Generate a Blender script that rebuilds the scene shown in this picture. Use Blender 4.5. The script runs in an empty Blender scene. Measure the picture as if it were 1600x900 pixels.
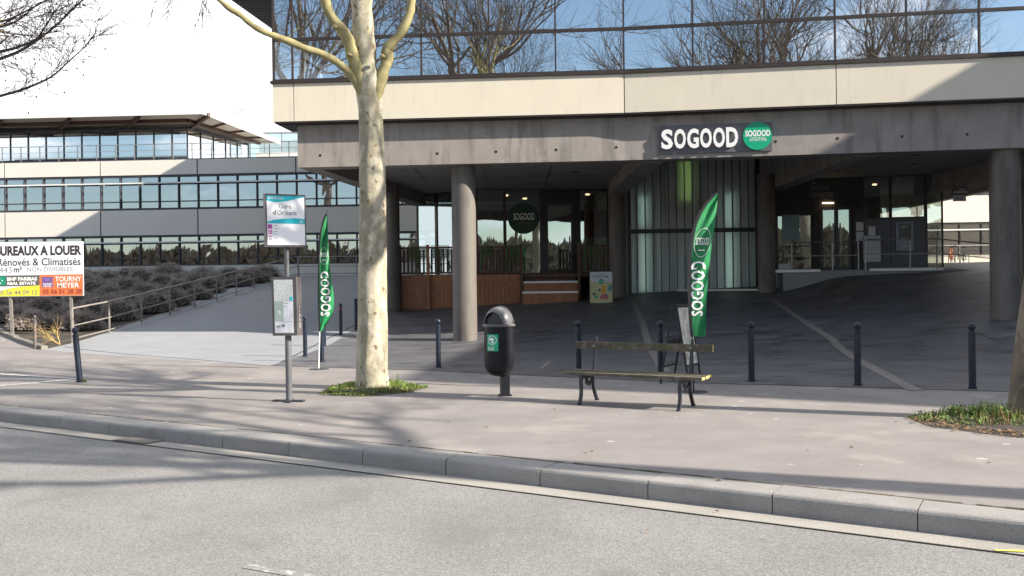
import bpy, math, random
from mathutils import Vector, Matrix, Euler
from mathutils import noise as mn

# ------------------------------------------------------------------ camera, world, sun, exposure
SC = bpy.context.scene
COL = SC.collection
F = 1385.0
CAMZ = 1.55
ROLL = 0.012
cam_d = bpy.data.cameras.new("camera"); cam = bpy.data.objects.new("camera", cam_d); COL.objects.link(cam)
cam_d.sensor_width = 36.0; cam_d.lens = 36.0*F/1600.0; cam_d.clip_end = 2000; cam_d.clip_start = 0.05
cam.matrix_world = Matrix.Translation((0, 0, CAMZ)) @ Matrix.Rotation(math.radians(90), 4, 'X') @ Matrix.Rotation(-ROLL, 4, 'Z')
SC.camera = cam
SUN_AZ = (0.935, -0.355); SUN_EL = math.radians(28.5)
SUNV = Vector((SUN_AZ[0]*math.cos(SUN_EL), SUN_AZ[1]*math.cos(SUN_EL), math.sin(SUN_EL))).normalized()
sun_d = bpy.data.lights.new("sun", 'SUN'); sun = bpy.data.objects.new("sun", sun_d); COL.objects.link(sun)
sun_d.energy = 5.0; sun_d.angle = math.radians(0.55); sun_d.color = (1.0, 0.91, 0.78)
sun.rotation_euler = (SUNV).to_track_quat('Z', 'Y').to_euler()
W = bpy.data.worlds.new("World"); SC.world = W; W.use_nodes = True
nt = W.node_tree; nt.nodes.clear()
def wn(t, **k):
    n = nt.nodes.new(t)
    for a, b in k.items(): setattr(n, a, b)
    return n
out = wn('ShaderNodeOutputWorld'); bg = wn('ShaderNodeBackground'); bg.inputs[1].default_value = 0.084
sky = wn('ShaderNodeTexSky', sky_type='NISHITA'); sky.sun_disc = False
sky.sun_elevation = SUN_EL; sky.sun_rotation = math.atan2(SUN_AZ[0], SUN_AZ[1]); sky.air_density = 1.1; sky.dust_density = 0.6; sky.ozone_density = 1.6
tc = wn('ShaderNodeTexCoord')
sep = wn('ShaderNodeSeparateXYZ'); nt.links.new(tc.outputs['Generated'], sep.inputs[0])
# bright hazy cloud bank filling the northern (+Y) half of the sky, broken cumulus to the south
mp = wn('ShaderNodeMapping'); mp.inputs['Scale'].default_value = (1.0, 1.0, 2.4); nt.links.new(tc.outputs['Generated'], mp.inputs[0])
nz = wn('ShaderNodeTexNoise'); nz.inputs['Scale'].default_value = 2.6; nz.inputs['Detail'].default_value = 9; nz.inputs['Roughness'].default_value = 0.58
nt.links.new(mp.outputs[0], nz.inputs['Vector'])
my = wn('ShaderNodeMath', operation='MULTIPLY_ADD'); my.inputs[1].default_value = 0.26; my.inputs[2].default_value = 0.15
nt.links.new(sep.outputs['Y'], my.inputs[0])
mz = wn('ShaderNodeMath', operation='MULTIPLY_ADD'); mz.inputs[1].default_value = -0.22; nt.links.new(sep.outputs['Z'], mz.inputs[0]); nt.links.new(my.outputs[0], mz.inputs[2])
ad = wn('ShaderNodeMath', operation='ADD'); nt.links.new(nz.outputs['Fac'], ad.inputs[0]); nt.links.new(mz.outputs[0], ad.inputs[1])
mr = wn('ShaderNodeMapRange', interpolation_type='SMOOTHSTEP'); mr.inputs['From Min'].default_value = 0.40; mr.inputs['From Max'].default_value = 0.56
nt.links.new(ad.outputs[0], mr.inputs['Value'])
mx = wn('ShaderNodeMix', data_type='RGBA'); mx.inputs['B'].default_value = (9.0, 9.1, 9.5, 1)
nt.links.new(mr.outputs[0], mx.inputs['Factor']); nt.links.new(sky.outputs[0], mx.inputs['A'])
nt.links.new(mx.outputs['Result'], bg.inputs[0]); nt.links.new(bg.outputs[0], out.inputs[0])
SC.view_settings.view_transform = 'Standard'; SC.view_settings.look = 'None'
SC.view_settings.exposure = 1.28; SC.view_settings.gamma = 1.0; SC.view_settings.use_curve_mapping = False
SC.cycles.max_bounces = 8; SC.cycles.transparent_max_bounces = 24; SC.cycles.caustics_reflective = False; SC.cycles.caustics_refractive = False
SC.cycles.sample_clamp_indirect = 6.0

# ------------------------------------------------------------------ pixel helpers (turn a photo pixel + distance into a real place)
_c, _s = math.cos(ROLL), math.sin(ROLL)
def ray(u, v):
    du, up = u-800.0, 450.0-v
    return ((du*_c+up*_s)/F, (-du*_s+up*_c)/F)
def at(u, v, d):
    a, b = ray(u, v)
    return Vector((a*d, d, CAMZ+b*d))
def atz(u, v, z):
    a, b = ray(u, v); d = (z-CAMZ)/b
    return Vector((a*d, d, z))
def sp(t, k=0.12): return k*math.log1p(math.exp(min(t/k, 40))) if t/k < 30 else t
def sst(a, b, x):
    t = min(1, max(0, (x-a)/(b-a))); return t*t*(3-2*t)
def H(x, y):
    l = sp(0.113*(y-25.2)); r = sp(0.056*(x+1.3)+0.113*(y-25.2))
    w = sst(-3.7, -5.0, x) if x > -5 else 1.0
    if -5.0 < x < -3.7: w = 1-sst(-5.0, -3.7, x)
    elif x >= -3.7: w = 0
    h = w*l+(1-w)*r
    h += 0.45*sst(9.3, 11.8, x)*sst(24.5, 30.5, y)
    return min(h, 2.3)
def hit(u, v, dz=0.0):
    a, b = ray(u, v); lo = 3.0
    d = lo
    while d < 80:
        if CAMZ+b*d <= H(a*d, d)+dz: break
        d += 0.02
    return Vector((a*d, d, H(a*d, d)+dz))

# ------------------------------------------------------------------ materials
def mat(name, col, rough=0.7, metal=0.0, var=0.12, scale=3.0, fine=0.0, fscale=80.0, bump=0.0, bscale=60.0, spec=0.5, col2=None, emit=None, stretch=None, detail=6):
    m = bpy.data.materials.new(name); m.use_nodes = True; t = m.node_tree; N = t.nodes; L = t.links
    p = N['Principled BSDF']; p.inputs['Roughness'].default_value = rough; p.inputs['Metallic'].default_value = metal
    p.inputs['Specular IOR Level'].default_value = spec
    g = N.new('ShaderNodeNewGeometry'); o = N.new('ShaderNodeMapping'); L.new(g.outputs['Position'], o.inputs[0])
    if stretch: o.inputs['Scale'].default_value = stretch
    n = N.new('ShaderNodeTexNoise'); n.inputs['Scale'].default_value = scale; n.inputs['Detail'].default_value = detail; n.inputs['Roughness'].default_value = 0.6
    L.new(o.outputs[0], n.inputs['Vector'])
    r = N.new('ShaderNodeValToRGB'); L.new(n.outputs['Fac'], r.inputs[0])
    a = tuple(c*(1-var) for c in col); b = tuple(c*(1+var) for c in (col2 or col))
    r.color_ramp.elements[0].position = 0.32; r.color_ramp.elements[1].position = 0.68
    r.color_ramp.elements[0].color = (*a, 1); r.color_ramp.elements[1].color = (*b, 1)
    last = r.outputs[0]
    if fine > 0:
        f = N.new('ShaderNodeTexNoise'); f.inputs['Scale'].default_value = fscale; f.inputs['Detail'].default_value = 2; L.new(g.outputs['Position'], f.inputs['Vector'])
        fr = N.new('ShaderNodeMapRange'); fr.inputs['From Min'].default_value = 0.3; fr.inputs['From Max'].default_value = 0.7
        fr.inputs['To Min'].default_value = 1-fine; fr.inputs['To Max'].default_value = 1+fine; L.new(f.outputs['Fac'], fr.inputs['Value'])
        mm = N.new('ShaderNodeVectorMath'); mm.operation = 'SCALE'; L.new(last, mm.inputs[0]); L.new(fr.outputs[0], mm.inputs['Scale']); last = mm.outputs[0]
    L.new(last, p.inputs['Base Color'])
    if bump > 0:
        bn = N.new('ShaderNodeTexNoise'); bn.inputs['Scale'].default_value = bscale; bn.inputs['Detail'].default_value = 4; L.new(o.outputs[0], bn.inputs['Vector'])
        bb = N.new('ShaderNodeBump'); bb.inputs['Strength'].default_value = bump; bb.inputs['Distance'].default_value = 0.02
        L.new(bn.outputs['Fac'], bb.inputs['Height']); L.new(bb.outputs[0], p.inputs['Normal'])
    if emit:
        p.inputs['Emission Color'].default_value = (*emit[:3], 1); p.inputs['Emission Strength'].default_value = emit[3]
    return m
def speck(m, col, scale, thr, mixc=0.8, vec=None, rough=None):
    """add spots (voronoi cells nearer than thr) over a material's colour"""
    t = m.node_tree; N = t.nodes; L = t.links; p = N['Principled BSDF']; src = p.inputs['Base Color'].links[0].from_socket
    g = N.new('ShaderNodeNewGeometry'); v = N.new('ShaderNodeTexVoronoi'); v.inputs['Scale'].default_value = scale
    mp = N.new('ShaderNodeMapping'); L.new(g.outputs['Position'], mp.inputs[0]); L.new(mp.outputs[0], v.inputs['Vector'])
    if vec: mp.inputs['Scale'].default_value = vec
    n = N.new('ShaderNodeTexNoise'); n.inputs['Scale'].default_value = scale*1.7; L.new(g.outputs['Position'], n.inputs['Vector'])
    s = N.new('ShaderNodeMath'); s.operation = 'MULTIPLY_ADD'; s.inputs[1].default_value = 0.35; L.new(n.outputs['Fac'], s.inputs[0]); L.new(v.outputs['Distance'], s.inputs[2])
    r = N.new('ShaderNodeMapRange'); r.inputs['From Min'].default_value = thr+0.2; r.inputs['From Max'].default_value = thr+0.15; r.inputs['To Max'].default_value = mixc
    L.new(s.outputs[0], r.inputs['Value'])
    x = N.new('ShaderNodeMix'); x.data_type = 'RGBA'; x.inputs['B'].default_value = (*col, 1)
    L.new(r.outputs[0], x.inputs['Factor']); L.new(src, x.inputs['A']); L.new(x.outputs['Result'], p.inputs['Base Color'])
    return m
def stain(m, col, scale, lo, hi, amount=0.6, stretch=None):
    t = m.node_tree; N = t.nodes; L = t.links; p = N['Principled BSDF']; src = p.inputs['Base Color'].links[0].from_socket
    g = N.new('ShaderNodeNewGeometry'); mp = N.new('ShaderNodeMapping'); L.new(g.outputs['Position'], mp.inputs[0])
    if stretch: mp.inputs['Scale'].default_value = stretch
    n = N.new('ShaderNodeTexNoise'); n.inputs['Scale'].default_value = scale; n.inputs['Detail'].default_value = 8; n.inputs['Roughness'].default_value = 0.65; L.new(mp.outputs[0], n.inputs['Vector'])
    r = N.new('ShaderNodeMapRange'); r.interpolation_type = 'SMOOTHSTEP'; r.inputs['From Min'].default_value = lo; r.inputs['From Max'].default_value = hi; r.inputs['To Max'].default_value = amount
    L.new(n.outputs['Fac'], r.inputs['Value'])
    x = N.new('ShaderNodeMix'); x.data_type = 'RGBA'; x.inputs['B'].default_value = (*col, 1)
    L.new(r.outputs[0], x.inputs['Factor']); L.new(src, x.inputs['A']); L.new(x.outputs['Result'], p.inputs['Base Color'])
    return m
def cells(m, col, scale, thr, amount=0.8, stretch=(1, 1, 0.5), dist=0.35):
    t = m.node_tree; N = t.nodes; L = t.links; p = N['Principled BSDF']; src = p.inputs['Base Color'].links[0].from_socket
    g = N.new('ShaderNodeNewGeometry'); mp = N.new('ShaderNodeMapping'); L.new(g.outputs['Position'], mp.inputs[0]); mp.inputs['Scale'].default_value = stretch
    n = N.new('ShaderNodeTexNoise'); n.inputs['Scale'].default_value = scale*1.3; n.inputs['Detail'].default_value = 3; L.new(mp.outputs[0], n.inputs['Vector'])
    s = N.new('ShaderNodeVectorMath'); s.operation = 'SCALE'; s.inputs['Scale'].default_value = dist*2/scale*1.6; L.new(n.outputs['Color'], s.inputs[0])
    q = N.new('ShaderNodeVectorMath'); q.operation = 'ADD'; L.new(mp.outputs[0], q.inputs[0]); L.new(s.outputs[0], q.inputs[1])
    v = N.new('ShaderNodeTexVoronoi'); v.inputs['Scale'].default_value = scale; L.new(q.outputs[0], v.inputs['Vector'])
    e = N.new('ShaderNodeSeparateColor'); L.new(v.outputs['Color'], e.inputs[0])
    r = N.new('ShaderNodeMapRange'); r.inputs['From Min'].default_value = thr; r.inputs['From Max'].default_value = thr+.02; r.inputs['To Max'].default_value = amount; L.new(e.outputs[0], r.inputs['Value'])
    x = N.new('ShaderNodeMix'); x.data_type = 'RGBA'; x.inputs['B'].default_value = (*col, 1)
    L.new(r.outputs[0], x.inputs['Factor']); L.new(src, x.inputs['A']); L.new(x.outputs['Result'], p.inputs['Base Color'])
    return m
def glass(name, tint, refl, wave=0.02, wscale=0.6, gcol=(0.85, 0.9, 0.95)):
    m = bpy.data.materials.new(name); m.use_nodes = True; t = m.node_tree; N = t.nodes; L = t.links; N.clear()
    o = N.new('ShaderNodeOutputMaterial'); tr = N.new('ShaderNodeBsdfTransparent'); tr.inputs[0].default_value = (*tint, 1)
    gl = N.new('ShaderNodeBsdfGlossy'); gl.inputs['Roughness'].default_value = 0.0; gl.inputs[0].default_value = (*gcol, 1)
    g = N.new('ShaderNodeNewGeometry'); n = N.new('ShaderNodeTexNoise'); n.inputs['Scale'].default_value = wscale; n.inputs['Detail'].default_value = 2; L.new(g.outputs['Position'], n.inputs['Vector'])
    b = N.new('ShaderNodeBump'); b.inputs['Strength'].default_value = wave; b.inputs['Distance'].default_value = 1.0; L.new(n.outputs['Fac'], b.inputs['Height']); L.new(b.outputs[0], gl.inputs['Normal'])
    f = N.new('ShaderNodeFresnel'); f.inputs[0].default_value = 1.5
    a = N.new('ShaderNodeMath'); a.operation = 'MULTIPLY_ADD'; a.inputs[1].default_value = 1.0-refl; a.inputs[2].default_value = refl; a.use_clamp = True; L.new(f.outputs[0], a.inputs[0])
    x = N.new('ShaderNodeMixShader'); L.new(a.outputs[0], x.inputs[0]); L.new(tr.outputs[0], x.inputs[1]); L.new(gl.outputs[0], x.inputs[2]); L.new(x.outputs[0], o.inputs[0])
    return m
M = {}
M['road'] = stain(speck(mat('road_asphalt', (0.195, 0.192, 0.187), 0.85, var=0.10, scale=0.9, fine=0.42, fscale=90, bump=0.3, bscale=140), (0.42, 0.415, 0.40), 30, 0.03, 0.6), (0.13, 0.128, 0.125), 1.1, 0.52, 0.68, 0.45)
M['walk'] = stain(speck(mat('pavement_asphalt', (0.212, 0.195, 0.188), 0.85, var=0.13, scale=1.1, fine=0.30, fscale=110, bump=0.35, bscale=120), (0.5, 0.48, 0.46), 2.2, 0.055, 0.7), (0.30, 0.28, 0.265), 0.8, 0.52, 0.66, 0.6)
M['walk'] = stain(M['walk'], (0.15, 0.14, 0.135), 0.55, 0.56, 0.70, 0.5, (1, 1.6, 1))
M['plaza'] = stain(stain(mat('plaza_asphalt', (0.100, 0.099, 0.108), 0.5, var=0.2, scale=1.2, fine=0.25, fscale=120, bump=0.3, bscale=110), (0.03, 0.03, 0.034), 0.8, 0.52, 0.62, 0.75, (1, 2.2, 1)), (0.24, 0.235, 0.24), 1.3, 0.54, 0.72, 0.6, (0.7, 1.8, 1))
M['ramp'] = stain(mat('ramp_concrete', (0.25, 0.26, 0.28), 0.8, var=0.07, scale=0.8, fine=0.10, fscale=60, bump=0.2, bscale=80), (0.21, 0.215, 0.23), 1.5, 0.5, 0.7, 0.6, (1, 2.5, 1))
M['kerb'] = stain(mat('kerb_granite', (0.26, 0.25, 0.24), 0.75, var=0.10, scale=2.0, fine=0.3, fscale=160, bump=0.35, bscale=150), (0.17, 0.16, 0.15), 2.5, 0.52, 0.7, 0.5)
M['gutter'] = stain(mat('gutter_concrete', (0.29, 0.275, 0.25), 0.85, var=0.10, scale=2.0, fine=0.15, fscale=90, bump=0.3), (0.2, 0.18, 0.15), 2.2, 0.55, 0.72, 0.6)
M['joint'] = mat('dark_joint', (0.04, 0.037, 0.03), 0.95, var=0.3, scale=8)
M['moss'] = mat('mossy_joint', (0.10, 0.10, 0.035), 0.95, var=0.5, scale=9, col2=(0.06, 0.05, 0.035))
M['strip'] = mat('drain_strip_concrete', (0.17, 0.155, 0.14), 0.85, var=0.2, scale=5, fine=0.2)
M['paint'] = stain(mat('worn_road_paint', (0.62, 0.62, 0.6), 0.8, var=0.1, scale=12, fine=0.3, fscale=60), (0.25, 0.245, 0.23), 14, 0.45, 0.6, 0.95)
M['roadpaint'] = stain(mat('faded_road_paint', (0.42, 0.42, 0.41), 0.85, var=0.1, scale=12, fine=0.3, fscale=60), (0.20, 0.198, 0.19), 18, 0.36, 0.50, 1.0)
M['soil'] = mat('bed_soil', (0.05, 0.04, 0.03), 0.95, var=0.4, scale=5, bump=0.8, bscale=30)
M['far'] = mat('far_ground', (0.14, 0.13, 0.12), 0.9, var=0.2, scale=0.05)
M['cream'] = stain(mat('cream_panel', (0.665, 0.612, 0.505), 0.55, var=0.03, scale=1.0), (0.47, 0.43, 0.35), 2.0, 0.52, 0.75, 0.45, (3, 3, 0.3))
M['cream_far'] = mat('pale_panel', (0.72, 0.685, 0.62), 0.6, var=0.03, scale=0.5)
M['white'] = mat('white_paint', (0.78, 0.78, 0.76), 0.5, var=0.03)
M['concrete'] = stain(stain(mat('fair_faced_concrete', (0.285, 0.258, 0.238), 0.75, var=0.13, scale=1.3, fine=0.08, fscale=70, bump=0.12, bscale=30), (0.11, 0.095, 0.085), 1.2, 0.48, 0.66, 0.5, (2.6, 2.6, 0.4)), (0.36, 0.33, 0.305), 2.0, 0.54, 0.70, 0.45, (1, 1, 1.6))
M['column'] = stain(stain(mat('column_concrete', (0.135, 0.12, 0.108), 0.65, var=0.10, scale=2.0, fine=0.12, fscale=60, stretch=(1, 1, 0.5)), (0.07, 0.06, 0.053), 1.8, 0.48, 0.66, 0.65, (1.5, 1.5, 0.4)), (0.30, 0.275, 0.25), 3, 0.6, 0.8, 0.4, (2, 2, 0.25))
M['ceiling'] = mat('ceiling_panel', (0.30, 0.285, 0.27), 0.85, var=0.12, scale=1.0)
M['frame'] = mat('bronze_frame', (0.045, 0.035, 0.032), 0.45, var=0.15, metal=0.3)
M['frame2'] = mat('dark_blue_frame', (0.05, 0.052, 0.066), 0.5, var=0.15)
M['black'] = mat('black_metal', (0.012, 0.012, 0.014), 0.45, var=0.2)
M['darkwall'] = mat('dark_wall', (0.03, 0.028, 0.028), 0.7, var=0.2)
M['interior'] = mat('interior_wall', (0.32, 0.30, 0.28), 0.8, var=0.15)
M['bank'] = mat('bank_grey_panel', (0.075, 0.078, 0.10), 0.4, var=0.1)
M['steel'] = mat('galvanised_steel', (0.34, 0.33, 0.32), 0.4, metal=0.75, var=0.15, scale=6)
M['railp'] = mat('weathered_rail_steel', (0.30, 0.275, 0.25), 0.5, metal=0.4, var=0.2, scale=6)
M['bollard'] = mat('navy_gloss_paint', (0.014, 0.02, 0.036), 0.36, var=0.35, scale=9, spec=0.35)
M['rustpost'] = stain(mat('scuffed_post_paint', (0.10, 0.09, 0.09), 0.6, var=0.3, scale=9), (0.24, 0.13, 0.08), 9, 0.5, 0.62, 0.8)
M['bin'] = mat('bin_dark_plastic', (0.008, 0.009, 0.013), 0.42, var=0.25, scale=6, spec=0.25)
M['binlid'] = stain(mat('worn_bin_lid', (0.10, 0.10, 0.11), 0.38, var=0.2, scale=7), (0.30, 0.29, 0.28), 6, 0.5, 0.7, 0.6)
M['wood'] = stain(mat('stained_timber', (0.30, 0.125, 0.055), 0.6, var=0.25, scale=3.5, stretch=(5, 5, 0.7), bump=0.1), (0.05, 0.02, 0.01), 3, 0.55, 0.7, 0.6, (4, 4, 1.2))
M['wooddark'] = mat('dark_stained_timber', (0.085, 0.034, 0.022), 0.6, var=0.3, scale=5, stretch=(4, 4, 0.8))
M['benchwood'] = stain(mat('mossy_bench_wood', (0.075, 0.066, 0.052), 0.8, var=0.35, scale=9, bump=0.5, bscale=40, col2=(0.12, 0.10, 0.075)), (0.06, 0.066, 0.024), 5, 0.45, 0.62, 0.75)
M['benchend'] = mat('cut_wood_end', (0.55, 0.40, 0.14), 0.8, var=0.25, scale=20)
M['iron'] = mat('cast_iron', (0.035, 0.037, 0.045), 0.4, var=0.25, metal=0.3, scale=9)
M['green'] = mat('green_flag_cloth', (0.010, 0.19, 0.062), 0.65, var=0.06, scale=3, col2=(0.013, 0.215, 0.07))
M['signgreen'] = mat('green_sign_face', (0.0, 0.36, 0.19), 0.4, var=0.02)
M['signgrey'] = mat('grey_sign_backing', (0.115, 0.115, 0.13), 0.5, var=0.05)
M['letter'] = mat('white_letter', (0.86, 0.86, 0.86), 0.45, var=0.01)
M['dletter'] = mat('black_letter', (0.03, 0.02, 0.025), 0.6, var=0.05)
M['gletter'] = mat('grey_letter', (0.2, 0.2, 0.21), 0.6, var=0.05)
M['rletter'] = mat('dark_red_letter', (0.25, 0.03, 0.02), 0.6, var=0.05)
M['dimletter'] = mat('dim_grey_letter', (0.16, 0.16, 0.17), 0.5, var=0.05)
M['board'] = mat('white_board', (0.72, 0.76, 0.83), 0.5, var=0.02)
M['yellowb'] = mat('yellow_print', (0.72, 0.68, 0.05), 0.5, var=0.02)
M['greyb'] = mat('grey_print', (0.11, 0.105, 0.10), 0.5, var=0.02)
M['orangeb'] = mat('orange_print', (0.64, 0.17, 0.06), 0.5, var=0.02)
M['purpleb'] = mat('purple_print', (0.16, 0.09, 0.24), 0.5, var=0.02)
M['tealb'] = mat('teal_print', (0.0, 0.48, 0.58), 0.5, var=0.1, scale=8)
M['bnpg'] = mat('green_logo_print', (0.0, 0.25, 0.14), 0.5, var=0.02)
M['pinkb'] = mat('magenta_print', (0.60, 0.10, 0.42), 0.5, var=0.02)
M['signbox'] = mat('brown_grey_sign_box', (0.075, 0.068, 0.072), 0.45, var=0.08)
M['postgrey'] = mat('grey_post_paint', (0.10, 0.105, 0.115), 0.5, var=0.1)
M['map'] = stain(mat('printed_map', (0.50, 0.54, 0.55), 0.5, var=0.05, scale=8), (0.28, 0.20, 0.24), 38, 0.54, 0.60, 0.7)
M['mapgreen'] = mat('map_green_area', (0.30, 0.37, 0.34), 0.5, var=0.03)
M['paper'] = mat('paper_notice', (0.62, 0.64, 0.70), 0.6, var=0.04, scale=12)
M['posteryellow'] = mat('pale_yellow_poster', (0.55, 0.53, 0.28), 0.6, var=0.04, emit=None)
M['red'] = mat('red_panel', (0.75, 0.06, 0.03), 0.6, var=0.1)
M['chair'] = mat('green_chair_paint', (0.03, 0.30, 0.05), 0.45, var=0.1)
M['atm'] = mat('cash_machine_grey', (0.30, 0.32, 0.42), 0.45, var=0.05)
M['box'] = mat('deposit_box_grey', (0.50, 0.50, 0.58), 0.45, var=0.05)
M['screen'] = mat('black_screen', (0.01, 0.01, 0.015), 0.15, var=0.05)
M['channel'] = mat('channel_glass', (0.50, 0.56, 0.55), 0.28, var=0.25, scale=0.9, stretch=(3.5, 3.5, 0.25), col2=(0.60, 0.67, 0.66))
_t = M['channel'].node_tree; _o = [n for n in _t.nodes if n.type == 'OUTPUT_MATERIAL'][0]; _x = _t.nodes.new('ShaderNodeMixShader'); _l = _t.nodes.new('ShaderNodeBsdfTranslucent'); _l.inputs[0].default_value = (.6, .66, .62, 1); _x.inputs[0].default_value = 0.35
_t.links.new(_t.nodes['Principled BSDF'].outputs[0], _x.inputs[1]); _t.links.new(_l.outputs[0], _x.inputs[2]); _t.links.new(_x.outputs[0], _o.inputs[0])
M['glow'] = mat('green_light_tube', (0.4, 0.6, 0.1), 0.5, emit=(0.40, 0.58, 0.16, 1.3))
M['paletube'] = mat('pale_light_tube', (0.5, 0.6, 0.55), 0.5, emit=(0.62, 0.85, 0.78, 2.4))
M['lamp'] = mat('warm_spot_lamp', (1, 0.9, 0.7), 0.5, emit=(1.0, 0.72, 0.4, 2.5))
M['blind'] = mat('white_window_blind', (0.72, 0.74, 0.76), 0.8, var=0.03)
M['bush'] = mat('grey_shrub_leaf', (0.32, 0.265, 0.22), 0.9, var=0.3, scale=3.5, col2=(0.46, 0.40, 0.355))
M['bushcore'] = mat('shrub_dark_wood', (0.035, 0.028, 0.024), 0.95, var=0.3)
M['leaf'] = mat('green_leaf', (0.055, 0.115, 0.014), 0.7, var=0.45, scale=9, col2=(0.13, 0.20, 0.03))
M['dry'] = mat('dry_leaf', (0.22, 0.13, 0.06), 0.9, var=0.4, scale=20)
M['drytwig'] = mat('yellow_dry_twig', (0.42, 0.30, 0.10), 0.9, var=0.3, scale=20)
M['bark'] = mat('plane_bark', (0.34, 0.312, 0.245), 0.85, var=0.13, scale=4.5, bump=0.45, bscale=22, col2=(0.42, 0.39, 0.305))
cells(M['bark'], (0.30, 0.27, 0.18), 6.5, 0.62, 0.65, (1, 1, .4)); cells(M['bark'], (0.47, 0.43, 0.33), 13, 0.75, 0.6, (1, 1, .5)); stain(M['bark'], (0.205, 0.19, 0.125), 2.4, 0.52, 0.56, 0.6, (1, 1, 0.6))
cells(M['bark'], (0.145, 0.095, 0.055), 22, 0.955, 0.85, (1, 1, .7))
M['limb'] = stain(mat('young_plane_bark', (0.275, 0.245, 0.12), 0.8, var=0.2, scale=5, bump=0.3, bscale=30), (0.19, 0.16, 0.075), 7, 0.5, 0.62, 0.6, (1, 1, .5))
M['twig'] = mat('grey_brown_twig', (0.085, 0.07, 0.06), 0.9, var=0.2)
M['bark2'] = stain(mat('brown_plane_bark', (0.125, 0.10, 0.078), 0.9, var=0.3, scale=7, bump=0.8, bscale=26, stretch=(1, 1, 0.4)), (0.21, 0.185, 0.14), 5, 0.5, 0.56, 0.6, (1, 1, 0.6))
M['tile'] = mat('roof_tile', (0.13, 0.09, 0.07), 0.85, var=0.2, scale=1)
M['stone'] = mat('limestone', (0.42, 0.36, 0.27), 0.85, var=0.12, scale=0.6)
M['water'] = mat('river_water', (0.12, 0.10, 0.07), 0.12, var=0.1, scale=0.1, bump=0.3, bscale=0.8)
M['glassup'] = glass('blue_solar_glass', (0.86, 0.93, 0.98), 0.68, 0.004, 0.5, (0.95, 0.98, 1.0))
M['glassfar'] = glass('annex_glass', (0.6, 0.62, 0.65), 0.50, 0.008, 0.5, (0.88, 0.93, 1.0))
M['glassshop'] = glass('shop_glass', (0.45, 0.5, 0.5), 0.40, 0.008, 0.5, (0.8, 0.93, 0.92))
M['glasspale'] = glass('pale_glass', (0.6, 0.7, 0.66), 0.45, 0.02, 0.6)

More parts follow.
